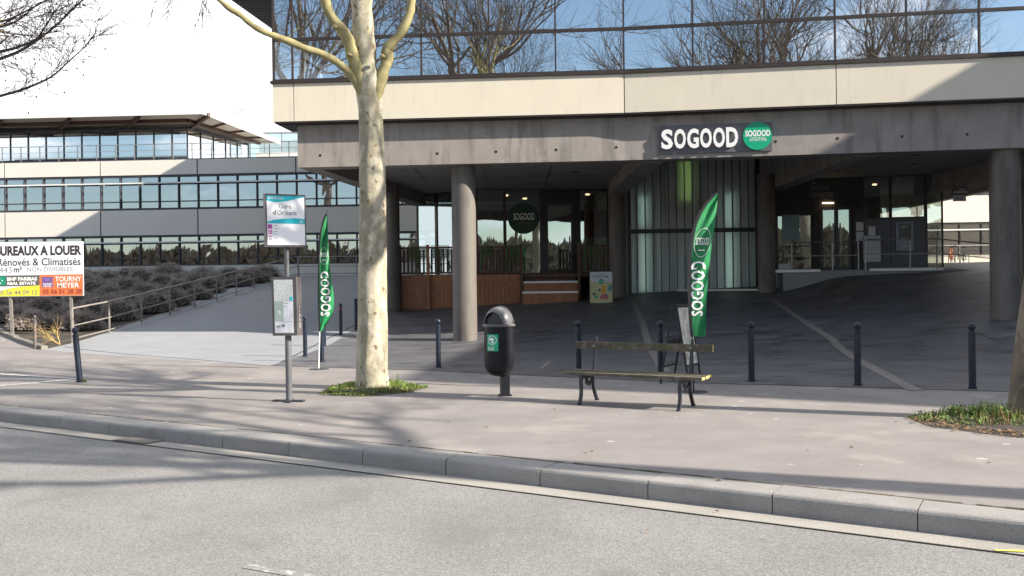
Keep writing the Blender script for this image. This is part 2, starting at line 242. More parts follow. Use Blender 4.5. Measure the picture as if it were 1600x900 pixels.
# ------------------------------------------------------------------ mesh helpers
class MB:
    def __init__(s): s.v = []; s.f = []; s.m = []; s.mi = 0
    def add(s, vs, fs):
        b = len(s.v); s.v += [tuple(p) for p in vs]; s.f += [tuple(i+b for i in f) for f in fs]; s.m += [s.mi]*len(fs); return s
    def hexa(s, p):  # 4 bottom (ccw) + 4 top
        return s.add(p, [(3, 2, 1, 0), (4, 5, 6, 7), (0, 1, 5, 4), (1, 2, 6, 5), (2, 3, 7, 6), (3, 0, 4, 7)])
    def box(s, c, sz, rz=0.0):
        x, y, z = [q/2 for q in sz]; ca, sa = math.cos(rz), math.sin(rz)
        ps = [(-x, -y, -z), (x, -y, -z), (x, y, -z), (-x, y, -z), (-x, -y, z), (x, -y, z), (x, y, z), (-x, y, z)]
        return s.hexa([(c[0]+a*ca-b*sa, c[1]+a*sa+b*ca, c[2]+d) for a, b, d in ps])
    def slab(s, poly, z0, z1):
        n = len(poly); vs = [(p[0], p[1], z0) for p in poly]+[(p[0], p[1], z1) for p in poly]
        fs = [tuple(range(n-1, -1, -1)), tuple(range(n, 2*n))]+[(i, (i+1) % n, n+(i+1) % n, n+i) for i in range(n)]
        return s.add(vs, fs)
    def wall(s, a, b, th, z0, z1):  # vertical box along plan segment a->b, thickness to the left of travel
        d = Vector((b[0]-a[0], b[1]-a[1])).normalized(); n = Vector((-d.y, d.x))*th
        poly = [(a[0], a[1]), (b[0], b[1]), (b[0]+n.x, b[1]+n.y), (a[0]+n.x, a[1]+n.y)]
        if th < 0: poly.reverse()
        return s.slab(poly, z0, z1)
    def bar(s, a, b, w, h, up=(0, 0, 1)):
        a, b = Vector(a), Vector(b); d = (b-a).normalized(); u = Vector(up)
        x = d.cross(u)
        if x.length < 1e-4: x = d.cross(Vector((1, 0, 0)))
        x.normalize(); z = x.cross(d).normalized(); x *= w/2; z *= h/2
        return s.hexa([a-x-z, a+x-z, b+x-z, b-x-z, a-x+z, a+x+z, b+x+z, b-x+z])
    def tube(s, pts, rad, seg=8, caps=True, flat=None):
        pts = [Vector(p) for p in pts]
        if not hasattr(rad, '__len__'): rad = [rad]*len(pts)
        b = len(s.v); n = len(pts); X = None
        for i, p in enumerate(pts):
            t = (pts[min(i+1, n-1)]-pts[max(i-1, 0)]).normalized()
            if X is None:
                X = t.cross(Vector((0.3, 1, 0.1))); 
                if X.length < 1e-3: X = t.cross(Vector((1, 0, 0)))
            X = (X-t*X.dot(t)).normalized(); Y = t.cross(X)
            for k in range(seg):
                a = 2*math.pi*k/seg; q = p+(X*math.cos(a)+Y*math.sin(a))*rad[i]; s.v.append(tuple(q))
        for i in range(n-1):
            for k in range(seg):
                k2 = (k+1) % seg; s.f.append((b+i*seg+k, b+i*seg+k2, b+(i+1)*seg+k2, b+(i+1)*seg+k)); s.m.append(s.mi)
        if caps:
            s.f.append(tuple(b+k for k in range(seg-1, -1, -1))); s.m.append(s.mi)
            s.f.append(tuple(b+(n-1)*seg+k for k in range(seg))); s.m.append(s.mi)
        return s
    def lathe(s, c, prof, seg=24, rfun=None, cap=True):
        b = len(s.v); n = len(prof)
        for i, (r, z) in enumerate(prof):
            for k in range(seg):
                a = 2*math.pi*k/seg; rr = r if rfun is None else rfun(r, z, a)
                s.v.append((c[0]+rr*math.cos(a), c[1]+rr*math.sin(a), c[2]+z))
        for i in range(n-1):
            for k in range(seg):
                k2 = (k+1) % seg; s.f.append((b+i*seg+k, b+i*seg+k2, b+(i+1)*seg+k2, b+(i+1)*seg+k)); s.m.append(s.mi)
        if cap:
            s.f.append(tuple(b+k for k in range(seg-1, -1, -1))); s.m.append(s.mi)
            s.f.append(tuple(b+(n-1)*seg+k for k in range(seg))); s.m.append(s.mi)
        return s
    def grid(s, rows):  # rows of points
        b = len(s.v); n = len(rows[0])
        for r in rows: s.v += [tuple(p) for p in r]
        for i in range(len(rows)-1):
            for k in range(n-1):
                s.f.append((b+i*n+k, b+i*n+k+1, b+(i+1)*n+k+1, b+(i+1)*n+k)); s.m.append(s.mi)
        return s
def rootmat(o):
    while o.parent: o = o.parent
    return Matrix.LocRotScale(o.location, o.rotation_euler, None)
def build(name, mb, mats, parent=None, org=None, smooth=False):
    """link mb (world coordinates) as ONE mesh object, origin at the parent thing's base or at org"""
    me = bpy.data.meshes.new(name)
    inv = rootmat(parent).inverted() if parent else Matrix.Translation(Vector(org or (0, 0, 0))).inverted()
    me.from_pydata([inv @ Vector(p) for p in mb.v], [], mb.f); me.validate()
    if not isinstance(mats, (list, tuple)): mats = [mats]
    for m in mats: me.materials.append(m)
    if len(mats) > 1 and len(me.polygons) == len(mb.m): me.polygons.foreach_set('material_index', mb.m)
    if smooth:
        me.polygons.foreach_set('use_smooth', [True]*len(me.polygons))
        try: me.set_sharp_from_angle(angle=math.radians(38))
        except Exception: pass
    me.update()
    o = bpy.data.objects.new(name, me); COL.objects.link(o)
    if parent: o.parent = parent
    elif org: o.location = org
    return o
def tag(o, label=None, cat=None, group=None, kind=None):
    if label: o['label'] = label
    if cat: o['category'] = cat
    if group: o['group'] = group
    if kind: o['kind'] = kind
    return o
def thing(name, loc, label, cat, rz=0.0, group=None):
    o = bpy.data.objects.new(name, None); COL.objects.link(o); o.empty_display_size = 0.2
    o.location = loc; o.rotation_euler = (0, 0, rz); return tag(o, label, cat, group)
def struct(name, mb, m, smooth=False): return tag(build(name, mb, m, None, None, smooth), kind='structure')
KIDS = {}
def dup(root, loc, rz=0.0, label=None, group=None, scale=None, tilt=None):
    r = root.copy(); COL.objects.link(r); r.location = loc; r.rotation_euler = (tilt[0] if tilt else 0, tilt[1] if tilt else 0, rz)
    if scale: r.scale = scale
    if label: r['label'] = label
    if group: r['group'] = group
    if root not in KIDS: KIDS[root] = [(c, list(c.children)) for c in root.children]
    for c, gs in KIDS[root]:
        d = c.copy(); COL.objects.link(d); d.parent = r
        for g in gs:
            e = g.copy(); COL.objects.link(e); e.parent = d
    return r
class Fr:  # a flat sign's own frame: origin, x along it, z up it, y = out of its face
    def __init__(s, o, xd, zd=(0, 0, 1)):
        s.o = Vector(o); s.x = Vector(xd).normalized(); s.z = Vector(zd).normalized(); s.n = s.x.cross(s.z).normalized()
    def p(s, x, z, l=0.0): return s.o+s.x*x+s.z*z+s.n*l
    def rect(s, mb, x, z, w, h, l0, l1):
        q = [s.p(a, b, l) for l in (l0, l1) for a, b in ((x, z), (x+w, z), (x+w, z+h), (x, z+h))]
        return mb.hexa(q)
    def disc(s, mb, x, z, r, l0, l1, seg=32):
        vs = [s.p(x+r*math.cos(2*math.pi*k/seg), z+r*math.sin(2*math.pi*k/seg), l) for l in (l0, l1) for k in range(seg)]
        return mb.add(vs, [tuple(range(seg-1, -1, -1)), tuple(range(seg, 2*seg))]+[(k, (k+1) % seg, seg+(k+1) % seg, seg+k) for k in range(seg)])
    def poly(s, mb, pts, l0, l1):
        n = len(pts); vs = [s.p(a, b, l) for l in (l0, l1) for a, b in pts]
        return mb.add(vs, [tuple(range(n-1, -1, -1)), tuple(range(n, 2*n))]+[(k, (k+1) % n, n+(k+1) % n, n+k) for k in range(n)])
def glyphs(body, bold=0.0, depth=0.0, res=3, space=1.0):
    cu = bpy.data.curves.new('t', 'FONT'); cu.body = body; cu.size = 1.0; cu.offset = bold; cu.extrude = depth; cu.resolution_u = res; cu.space_character = space
    ob = bpy.data.objects.new('t', cu); me = bpy.data.meshes.new_from_object(ob)
    vs = [v.co.copy() for v in me.vertices]; fs = [tuple(p.vertices) for p in me.polygons]
    bpy.data.objects.remove(ob); bpy.data.curves.remove(cu); bpy.data.meshes.remove(me)
    xs = [v.x for v in vs]; ys = [v.y for v in vs]
    return vs, fs, min(xs), max(xs), min(ys), max(ys)
def text(mb, body, fr, x, z, w, h, lift=0.004, depth=0.0, bold=0.0, mapf=None, res=3, rot=False, space=1.0):
    vs, fs, x0, x1, y0, y1 = glyphs(body, bold, 0.5 if depth else 0.0, res, space)
    out = []
    for v in vs:
        a = (v.x-x0)/(x1-x0); b = (v.y-y0)/(y1-y0)
        if rot: a, b = 1-b, a
        l = lift+((v.z+0.5)*depth if depth else 0)
        out.append(mapf(x+a*w, z+b*h, l) if mapf else fr.p(x+a*w, z+b*h, l))
    return mb.add(out, fs)

# ------------------------------------------------------------------ ground, road, kerb, pavement
random.seed(4)
EK = Vector((0.8575, -0.5145)); NK = Vector((0.5145, 0.8575))     # along the kerb (to the right) and away from the road
def kp(t, o, z=0.0):                                              # t metres along the kerb from u=839, o metres back from its front edge
    b = Vector((0.22, 7.58)); return (b.x+EK.x*t+NK.x*o, b.y+EK.y*t+NK.y*o, z)
BORD = [(-44, 50), (-16.5, 28.3), (-12.75, 24.0), (-5.05, 18.35), (-1.95, 17.0), (3.0, 14.1), (6.8, 12.6), (14, 9.8), (46, -3.6)]
def bord(x):
    for (a, b), (c, d) in zip(BORD, BORD[1:]):
        if a <= x <= c: return b+(d-b)*(x-a)/(c-a)
    return BORD[-1][1]
def kerb_y(x):
    p = kp(0, 0.33); return p[1]+(x-p[0])*EK.y/EK.x
def linsp(a, b, n): return [a+(b-a)*i/n for i in range(n+1)]
def sheet(name, x0f, x1f, ny, nx, y0, y1, m, dz=0.0, pw=1.0):
    rows = []
    for j in range(ny+1):
        t = (j/ny)**pw; row = []
        for i in range(nx+1):
            s = i/nx; ya, yb = y0, y1
            x = x0f+(x1f-x0f)*s
            a = ya(x) if callable(ya) else ya; b = yb(x) if callable(yb) else yb
            y = a+(b-a)*t; row.append((x, y, H(x, y)+dz))
        rows.append(row)
    return struct(name, MB().grid(rows), m, True)
mb = MB(); mb.add([(-500, -400, -0.9), (500, -400, -0.9), (500, 900, -0.9), (-500, 900, -0.9)], [(0, 1, 2, 3)]); struct('ground', mb, M['far'])
sheet('pavement', -44, 46, 40, 120, kerb_y, bord, M['walk'])
sheet('planting_bed', -44, -12.75, 60, 60, bord, lambda x: 62.0, M['soil'], 0.0, 1.4)
XE = -5.05
sheet('ramp', -12.75, XE, 90, 24, bord, lambda x: 62.0, M['ramp'], 0.0, 1.2)
sheet('forecourt', XE, 46, 90, 110, bord, lambda x: 62.0, M['plaza'], 0.0, 1.2)
# road, gutter, far kerb and quay pavement behind the camera
a, b = -60, 60
mb = MB(); mb.add([kp(a, -0.01, -0.15), kp(a, -13.5, -0.15), kp(b, -13.5, -0.15), kp(b, -0.01, -0.15)], [(0, 1, 2, 3)]); struct('road', mb, M['road'])
mb = MB(); mb.add([kp(a, 0, -0.146), kp(a, -0.27, -0.143), kp(b, -0.27, -0.143), kp(b, 0, -0.146)], [(0, 1, 2, 3)]); struct('gutter', mb, M['gutter'])
mb = MB(); mb.add([kp(a, -0.27, -0.1425), kp(a, -0.288, -0.1425), kp(b, -0.288, -0.1425), kp(b, -0.27, -0.1425)], [(0, 1, 2, 3)]); struct('gutter_joint', mb, M['joint'])
mb = MB()
for k in range(-16, 14):
    g = 0.004; t0, t1 = k*0.985+g, (k+1)*0.985-g; h = random.uniform(-0.003, 0.003)
    o0, o1 = random.uniform(-0.004, 0.004), random.uniform(-0.004, 0.004); c = 0.022
    # rounded front edge: profile across the kerb
    prof = [(0, -0.6), (0, -0.05), (0.004, -0.024), (0.013, -0.009), (0.028, 0.0), (0.32, 0.002), (0.32, -0.6)]
    vs = [kp(t0, o0+q[0], q[1]+h) for q in prof]+[kp(t1, o1+q[0], q[1]+h) for q in prof]; n = len(prof)
    mb.add(vs, [tuple(range(n)), tuple(range(2*n-1, n-1, -1))]+[(i, i+n, (i+1) % n+n, (i+1) % n) for i in range(n)])
struct('kerb', mb, M['kerb'])
mb = MB(); mb.add([kp(a, 0.02, -0.03), kp(a, 0.345, -0.03), kp(b, 0.345, -0.03), kp(b, 0.02, -0.03), kp(a, 0.02, -0.7), kp(b, 0.02, -0.7)], [(0, 1, 2, 3), (0, 3, 5, 4)]); struct('kerb_bed', mb, M['joint'])
# moss line between kerb and pavement
mb = MB()
for i in range(260):
    t = -13+i*0.09; w = random.uniform(0.006, 0.016) if random.random() < 0.8 else 0.026
    if i % 5 == 0 and random.random() < 0.4: continue
    mb.add([kp(t, 0.326, 0.004), kp(t+0.1, 0.326, 0.004), kp(t+0.1, 0.33+w, 0.0065), kp(t, 0.33+w, 0.0065)], [(0, 1, 2, 3)])
struct('kerb_joint', mb, M['moss'])
mb = MB(); mb.add([kp(a, -13.5, 0.0), kp(a, -30, 0.0), kp(b, -30, 0.0), kp(b, -13.5, 0.0), kp(a, -13.5, -0.8), kp(b, -13.5, -0.8), kp(a, -30, -0.89), kp(b, -30, -0.89)], [(0, 1, 2, 3), (0, 3, 5, 4), (1, 6, 7, 2)]); struct('quay_pavement', mb, M['walk'])
mb = MB(); mb.add([(-400, -60, -0.8), (400, -60, -0.8), (400, -230, -0.8), (-400, -230, -0.8)], [(0, 3, 2, 1)]); struct('river', mb, M['water'])
def gstrip(mb, pix, w, dz, seg=8, z=None):
    pts = [hit(*p) if z is None else atz(p[0], p[1], z) for p in pix]
    for p, q in zip(pts, pts[1:]):
        d = (q-p); n = Vector((-d.y, d.x, 0)).normalized()*w/2
        for i in range(seg):
            A = p+d*(i/seg); B = p+d*((i+1)/seg); r = []
            for c in (A-n, B-n, B+n, A+n):
                r.append((c.x, c.y, (H(c.x, c.y) if z is None else z)+dz))
            mb.add(r, [(0, 1, 2, 3)])
    return mb
struct('drain_strip', gstrip(MB(), [(984, 458), (1003, 500), (1040, 581)], 0.20, 0.006), M['strip'])
struct('drain_strip', gstrip(MB(), [(1208, 470), (1300, 530), (1432, 611)], 0.22, 0.006), M['strip'])
mbj = MB()
for p, q in zip(BORD[3:], BORD[4:]):
    for i in range(10):
        A = (p[0]+(q[0]-p[0])*i/10, p[1]+(q[1]-p[1])*i/10); B = (p[0]+(q[0]-p[0])*(i+1)/10, p[1]+(q[1]-p[1])*(i+1)/10)
        w = random.uniform(0.02, 0.05); mbj.add([(A[0], A[1]-w, H(*A)+.004), (B[0], B[1]-w, H(*B)+.004), (B[0], B[1]+w*.6, H(*B)+.006), (A[0], A[1]+w*.6, H(*A)+.006)], [(0, 1, 2, 3)])
gstrip(mbj, [(100, 542), (205, 554), (320, 563), (420, 572)], 0.04, 0.004)
gstrip(mbj, [(440, 566), (477, 547), (503, 533), (560, 505)], 0.05, 0.006)
gstrip(mbj, [(650, 548), (790, 530), (905, 517)], 0.025, 0.004)
gstrip(mbj, [(905, 517), (1050, 510), (1230, 520), (1400, 512)], 0.02, 0.004)
gstrip(mbj, [(1525, 520), (1560, 533), (1600, 536)], 0.03, 0.004)
struct('asphalt_joint', mbj, M['joint'])
rc = random.Random(12); mbc = MB()
for u, v, L_ in ((1530, 690, 1.2), (300, 640, 1.0), (1240, 640, .7), (60, 618, 1.3)):
    p = atz(u, v, 0); a_ = rc.uniform(0, 6.28)
    for i in range(int(L_/.08)):
        a_ += rc.uniform(-.5, .5); q = p+Vector((math.cos(a_), math.sin(a_), 0))*.08; n_ = Vector((-math.sin(a_), math.cos(a_), 0))*rc.uniform(.001, .003)
        mbc.add([(p-n_)+Vector((0, 0, .004)), (q-n_)+Vector((0, 0, .004)), (q+n_)+Vector((0, 0, .005)), (p+n_)+Vector((0, 0, .005))], [(0, 1, 2, 3)]); p = q
struct('asphalt_crack', mbc, M['joint'])
mb = MB(); gstrip(mb, [(-20, 604), (60, 598), (118, 592)], 0.13, 0.004); gstrip(mb, [(-20, 583), (50, 588), (118, 592)], 0.10, 0.005)
struct('bay_marking', mb, M['paint'])
mb = MB(); gstrip(mb, [(-30, 596), (20, 594), (80, 592)], 0.55, 0.003); struct('parking_bay', mb, M['plaza'])
mb = MB(); gstrip(mb, [(385, 885), (430, 893), (490, 903)], 0.08, 0.004, 4, -0.15); struct('road_marking', mb, M['roadpaint'])
mb = MB(); P = [atz(u, v, 0) for u, v in ((838, 578), (858, 564), (905, 564), (900, 578))]
P = [hit(u, v) for u, v in ((838, 578), (858, 564), (930, 565), (925, 579))]; mb.add([(p.x, p.y, p.z+.005) for p in P], [(0, 1, 2, 3)]); struct('asphalt_patch', mb, M['plaza'])
mb = MB(); P = [hit(u, v) for u, v in ((842, 576), (858, 565), (861, 566), (847, 577))]; mb.add([(p.x, p.y, p.z+.009) for p in P], [(0, 1, 2, 3)]); struct('patch_edge', mb, M['strip'])
# drain grate in the gutter
g = atz(213, 690, -0.15)
mb = MB()
th = thing('drain_grate', (g.x, g.y, -0.145), 'dark brown drain grate in the gutter against the granite kerb', 'drain grate')
for i in range(9):
    q = kp(0, 0); ofs = (Vector((g.x, g.y))-Vector((q[0], q[1]))).dot(EK); A = kp(ofs-0.24+i*0.06, -0.03, -0.137); B = kp(ofs-0.24+i*0.06, -0.25, -0.137); mb.bar(A, B, 0.045, 0.012)
build('grate_bars', mb, M['strip'], th)
mb = MB(); mb.add([kp(ofs-0.29, -0.01, -0.1415), kp(ofs-0.29, -0.268, -0.1395), kp(ofs+0.29, -0.268, -0.1395), kp(ofs+0.29, -0.01, -0.1415)], [(0, 1, 2, 3)]); build('grate_frame', mb, M['soil'], th)
# yellow tape on the gutter
q0, q1 = atz(1556, 861, -0.14), atz(1612, 863, -0.14)
mb = MB(); mb.add([(q0.x, q0.y, -.137), (q1.x, q1.y, -.137), (q1.x+.004, q1.y+.03, -.135), (q0.x+.004, q0.y+.02, -.135)], [(0, 1, 2, 3)])
mb.add([(q0.x, q0.y, -.139), (q1.x, q1.y, -.139), (q1.x+.004, q1.y+.03, -.139), (q0.x+.004, q0.y+.02, -.139)], [(3, 2, 1, 0)])
tag(build('tape_strip', mb, mat('yellow_tape', (0.7, 0.62, 0.1), 0.6, var=0.1), None, (q0.x, q0.y, -.14)), 'thin yellow strip lying on the gutter at the right end of the kerb', 'tape')
# stone edging of the planting bed
mb = MB()
for p, q in (((-44, 50), (-16.5, 28.3)), ((-16.5, 28.3), (-12.75, 24.0))):
    n = 40 if p[0] < -20 else 7
    for i in range(n):
        A = (p[0]+(q[0]-p[0])*i/n, p[1]+(q[1]-p[1])*i/n); B = (p[0]+(q[0]-p[0])*(i+.98)/n, p[1]+(q[1]-p[1])*(i+.98)/n)
        h = 0.10+random.uniform(-.015, .015)
        mb.hexa([(A[0], A[1]-.02, H(*A)-.1), (B[0], B[1]-.02, H(*B)-.1), (B[0]+.08, B[1]+.16, H(*B)-.1), (A[0]+.08, A[1]+.16, H(*A)-.1),
                 (A[0], A[1]-.02, H(*A)+h), (B[0], B[1]-.02, H(*B)+h), (B[0]+.08, B[1]+.16, H(*B)+h), (A[0]+.08, A[1]+.16, H(*A)+h)])
struct('bed_edging', mb, M['strip'])

# ------------------------------------------------------------------ main building (raised office block on round columns)
FAC = [(-6.63, 24.75), (3.11, 24.05), (8.58, 23.28), (13.15, 22.65), (22.0, 21.45)]
FN = (0.11, 0.994)
def fx(u, v=110):
    a, _ = ray(u, v)
    for (x0, y0), (x1, y1) in zip(FAC, FAC[1:]):
        k = (y1-y0)/(x1-x0); x = a*(y0-k*x0)/(1-a*k)
        if x <= x1 or x1 > 20: return x
def fy(x):
    for (a, b), (c, d) in zip(FAC, FAC[1:]):
        if x <= c or c > 20: return b+(d-b)*(x-a)/(c-a)
def fp(x, o=0.0): return (x+FN[0]*o, fy(x)+FN[1]*o)
def fpl(x0, x1, o):
    return [fp(x0, o)]+[fp(p[0], o) for p in FAC if x0+.01 < p[0] < x1-.01]+[fp(x1, o)]
def fstrip(mb, xa, xb, o0, o1, z0, z1):
    xs = [xa]+[p[0] for p in FAC if xa+.01 < p[0] < xb-.01]+[xb]
    for p, q in zip(xs, xs[1:]):
        A, B, C, D = fp(p, o0), fp(q, o0), fp(q, o1), fp(p, o1); mb.slab([A, B, C, D], z0, z1)
    return mb
SD = (0.15, 0.989)  # direction of the left flank going back
def flank(x0, y0, t): return (x0+SD[0]*t, y0+SD[1]*t)
BLD = thing('office_building', (5.0, 30.0, 1.0), 'raised office block with cream band, blue glazing and concrete beam on round columns', 'building')
XL, XR = -6.63, 18.0
# cream spandrel panels of the first floor
seams = [XL, fx(459, 160), 3.11, 8.58, 14.1, XR]
for i, (p, q) in enumerate(zip(seams, seams[1:])):
    mb = MB(); fstrip(mb, p+.012, q-.012, 0, 0.12, 6.27, 7.32); build('spandrel_panel', mb, M['cream'], BLD)
mb = MB(); A = fp(XL+.02, 0.14); B = flank(A[0], A[1], 23.4); mb.wall(A, B, -0.14, 6.27, 7.32); build('flank_panel', mb, M['cream'], BLD)
mb = MB(); fstrip(mb, XL+.1, XR, 0.121, 0.32, 6.2, 7.40); fstrip(mb, XL+.05, XR, 0.01, 1.4, 6.225, 6.262); build('band_backing', mb, M['frame'], BLD)
mb = MB(); fstrip(mb, XL-.04, XR, -0.05, 0.14, 7.325, 7.41); build('band_sill', mb, M['frame'], BLD)
# concrete beam at the front and at the flanks, with tie holes
mb = MB(); fstrip(mb, XL+.6, XR, 0.29, 0.85, 5.02, 6.222); build('front_beam', mb, M['concrete'], BLD)
mb = MB(); A = fp(XL+.62, 0.86); B = (-4.05, 37.0); mb.wall(A, B, -0.5, 5.02, 6.222); build('flank_beam', mb, M['concrete'], BLD)
mb = MB(); mb.wall((15.98, 22.9), (15.0, 33.0), -0.6, 4.80, 6.3); build('flank_beam', mb, M['concrete'], BLD)
for u, v in ((495, 243), (680, 240), (773, 237), (868, 234), (963, 230), (1215, 221), (1313, 216), (1415, 213), (1518, 210)):
    x = fx(u, v); a_, b_ = ray(u, v); c = fp(x, 0.287); z = CAMZ+b_*c[1]
    mb = MB(); mb.tube([(c[0], c[1]-.002, z), (c[0]+.004, c[1]+.035, z)], 0.038, 12); build('tie_hole', mb, M['black'], BLD)
# round columns
def column(u_c, dist, r, ztop, zb=None):
    a_, _ = ray(u_c, 400); x, y = a_*dist, dist; zb = H(x, y)-.1
    mb = MB(); mb.lathe((x, y, 0), [(r, zb), (r, zb+1), (r, ztop-.5), (r, ztop)], 40)
    return build('column', mb, M['column'], BLD, None, True)
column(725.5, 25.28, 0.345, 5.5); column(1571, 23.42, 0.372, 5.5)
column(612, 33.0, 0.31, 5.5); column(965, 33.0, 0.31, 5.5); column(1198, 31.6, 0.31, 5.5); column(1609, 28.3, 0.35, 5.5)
# ceilings, beams over the inner columns, light well
zc = 5.45
mb = MB(); wl, wr = (4.0, 24.9), (9.6, 24.0)
mb.slab([(-5.7, 25.8), (3.9, 25.1), (4.2, 40), (-3.6, 40)], zc, zc+.15); build('ceiling', mb, M['ceiling'], BLD)
build('ceiling', MB().slab([(10.1, 24.2), (15.6, 23.5), (14.9, 40), (9.9, 40)], zc, zc+.15), M['ceiling'], BLD)
mb = MB(); mb.slab([(16.2, 23.4), (18, 23.2), (18, 40), (15.2, 40)], 5.6, 5.75); build('ceiling', mb, M['ceiling'], BLD)
for xa, xb in ((3.65, 4.25), (9.35, 9.95)):
    mb = MB(); mb.slab([(xa, fy(xa)+.87), (xb, fy(xb)+.87), (xb, 33.3), (xa, 33.3)], 5.0, 7.0); build('cross_beam', mb, M['concrete'], BLD)
mb = MB()
for x in (-3.1, -0.9, 1.3, 12.0, 14.0): mb.slab([(x, fy(x)+1), (x+.03, fy(x)+1), (x+.03, 34.5), (x, 34.5)], zc-.006, zc-.001)
for y in (28, 31): mb.slab([(-4.2, y), (3.6, y), (3.6, y+.03), (-4.2, y+.03)], zc-.007, zc-.001)
build('ceiling_joint', mb, M['black'], BLD)
for x, y in ((2.2, 30), (11.2, 30.5), (13.2, 29), (12.4, 27)):
    mb = MB(); mb.lathe((x, y, zc-.03), [(0.12, 0), (0.14, .029)], 20); build('ceiling_spot', mb, M['frame'], BLD)
# upper body: floor slab, back, roof, flanks, interior
mb = MB(); mb.slab(fpl(XL+.15, XR, .35)+[(18, 48.2), (-2.9, 48.2)], 7.0, 7.3); build('floor_slab', mb, M['interior'], BLD)
mb = MB(); mb.slab(fpl(XL+.15, XR, .3)+[(18, 48.2), (-2.9, 48.2)], 13.3, 13.5); build('roof', mb, M['concrete'], BLD)
mb = MB(); mb.slab([(-5.2, 36), (17.9, 33.4), (17.9, 33.6), (-5.2, 36.2)], 7.3, 13.3); build('core_or_shade_wall', mb, M['interior'], BLD)
mb = MB(); mb.slab([(-3.1, 47.8), (18, 47.8), (18, 48.2), (-3.1, 48.2)], 5.0, 13.3); mb.slab([(18, 22.4), (18.3, 22.4), (18.3, 48.2), (18, 48.2)], 5.0, 13.3); build('rear_wall', mb, M['cream'], BLD)
mb = MB(); A = fp(XL+.3, 0.3); 
mb.wall(flank(A[0], A[1], 4.0), flank(A[0], A[1], 23.4), -0.12, 7.4, 13.3); build('flank_glazing', mb, M['glassup'], BLD)
mb = MB(); mb.wall(flank(-5.0, 29.5, 0), flank(-5.0, 29.5, 18.4), -0.15, 7.3, 13.3); build('core_or_shade_wall', mb, M['interior'], BLD)  # partition added behind the flank glazing to stop sun passing through the block
mb = MB(); mb.wall(flank(-5.9, 25.8, 0), flank(-5.9, 25.8, 5), -0.15, 10.75, 13.3); build('core_or_shade_wall', mb, M['interior'], BLD)  # upper-storey partition, likewise added as a sun block
# intermediate floor
mb = MB(); mb.slab(fpl(XL+.5, XR, .5)+[(18, 33), (-5, 36)], 10.45, 10.75); build('floor_slab', mb, M['interior'], BLD)
mb = MB(); fstrip(mb, XL, XR, 0, 0.15, 10.55, 11.0); build('upper_band', mb, M['cream'], BLD)
mulls = [XL+.02] + [fx(u, 110) for u in (456, 557, 658, 764, 868, 975, 1083, 1195, 1306, 1418, 1532, 1648)]
mulls += [mulls[-1]+1.87*k for k in range(1, 3)]
def window(x0, x1, z0, z1, glassm, frame_m, fw=0.045, od=0.02):
    A, B = fp(x0, od), fp(x1, od); mb = MB()
    h = fw/2
    mb.wall(fp(x0-h*.9, od), fp(x0+h*.9, od), 0.10, z0, z1)
    if x1-x0 > 0.1: mb.wall(A, B, 0.09, z0-.001, z0+.045); mb.wall(A, B, 0.088, z1-.04, z1+.002)
    w = build('window', mb, frame_m, BLD)
    mp_ = MB(); tw = random.uniform(-.002, .002); A2, B2 = fp(x0+h, od+.04+tw), fp(x1-h, od+.04-tw)
    mp_.add([(A2[0], A2[1], z0+.045), (B2[0], B2[1], z0+.045), (B2[0], B2[1]+random.uniform(-.003, .003), z1-.04), (A2[0], A2[1], z1-.04)], [(0, 1, 2, 3)])
    build('pane', mp_, glassm, w)
    return w
for i, (p, q) in enumerate(zip(mulls, mulls[1:])):
    window(p, q, 7.41, 8.56, M['glassup'], M['frame']); window(p, q, 8.56, 10.55, M['glassup'], M['frame'])
mb = MB()
for p, q in zip(mulls, mulls[1:]): fstrip(mb, p+.03, q-.03, 0.05, 0.06, 11.0, 13.3)
build('upper_glazing', mb, M['glassup'], BLD)
mb = MB(); A = fp(XL+.03, .08); B = flank(A[0], A[1], 4.3); C = flank(A[0], A[1], 2.1)
mb2 = MB(); mb2.add([(A[0], A[1], 7.41), (B[0], B[1], 7.41), (B[0], B[1], 10.55), (A[0], A[1], 10.55)], [(0, 1, 2, 3)])
for P_ in (A, C, B): mb.slab([(P_[0]-.03, P_[1]-.03), (P_[0]+.03, P_[1]-.03), (P_[0]+.03, P_[1]+.03), (P_[0]-.03, P_[1]+.03)], 7.41, 13.3)
mb.wall(A, B, -0.05, 8.54, 8.60); wfl = build('window', mb, M['frame'], BLD); build('pane', mb2, M['glassup'], wfl)
# interior columns, blinds and white furniture seen through the first floor glass
for x in (fx(480), fx(985, 60), fx(1540)):
    mb = MB(); c = fp(x+.2, 1.6); mb.lathe((c[0], c[1], 7.3), [(0.28, 0), (0.28, 3.15)], 20); build('inner_column', mb, M['white'], BLD, None, True)
for u0, u1, z0 in ((982, 1076, 8.75), (1090, 1190, 9.05), (664, 760, 9.2)):
    mb = MB(); xa, xb = fx(u0, 40), fx(u1, 40); n = 26
    for k in range(n):
        z = z0+(10.45-z0)*k/n; mb.slab([fp(xa, .22), fp(xb, .22), fp(xb, .25), fp(xa, .25)], z, z+(10.45-z0)/n*.8)
    build('window_blind', mb, M['blind'], BLD)
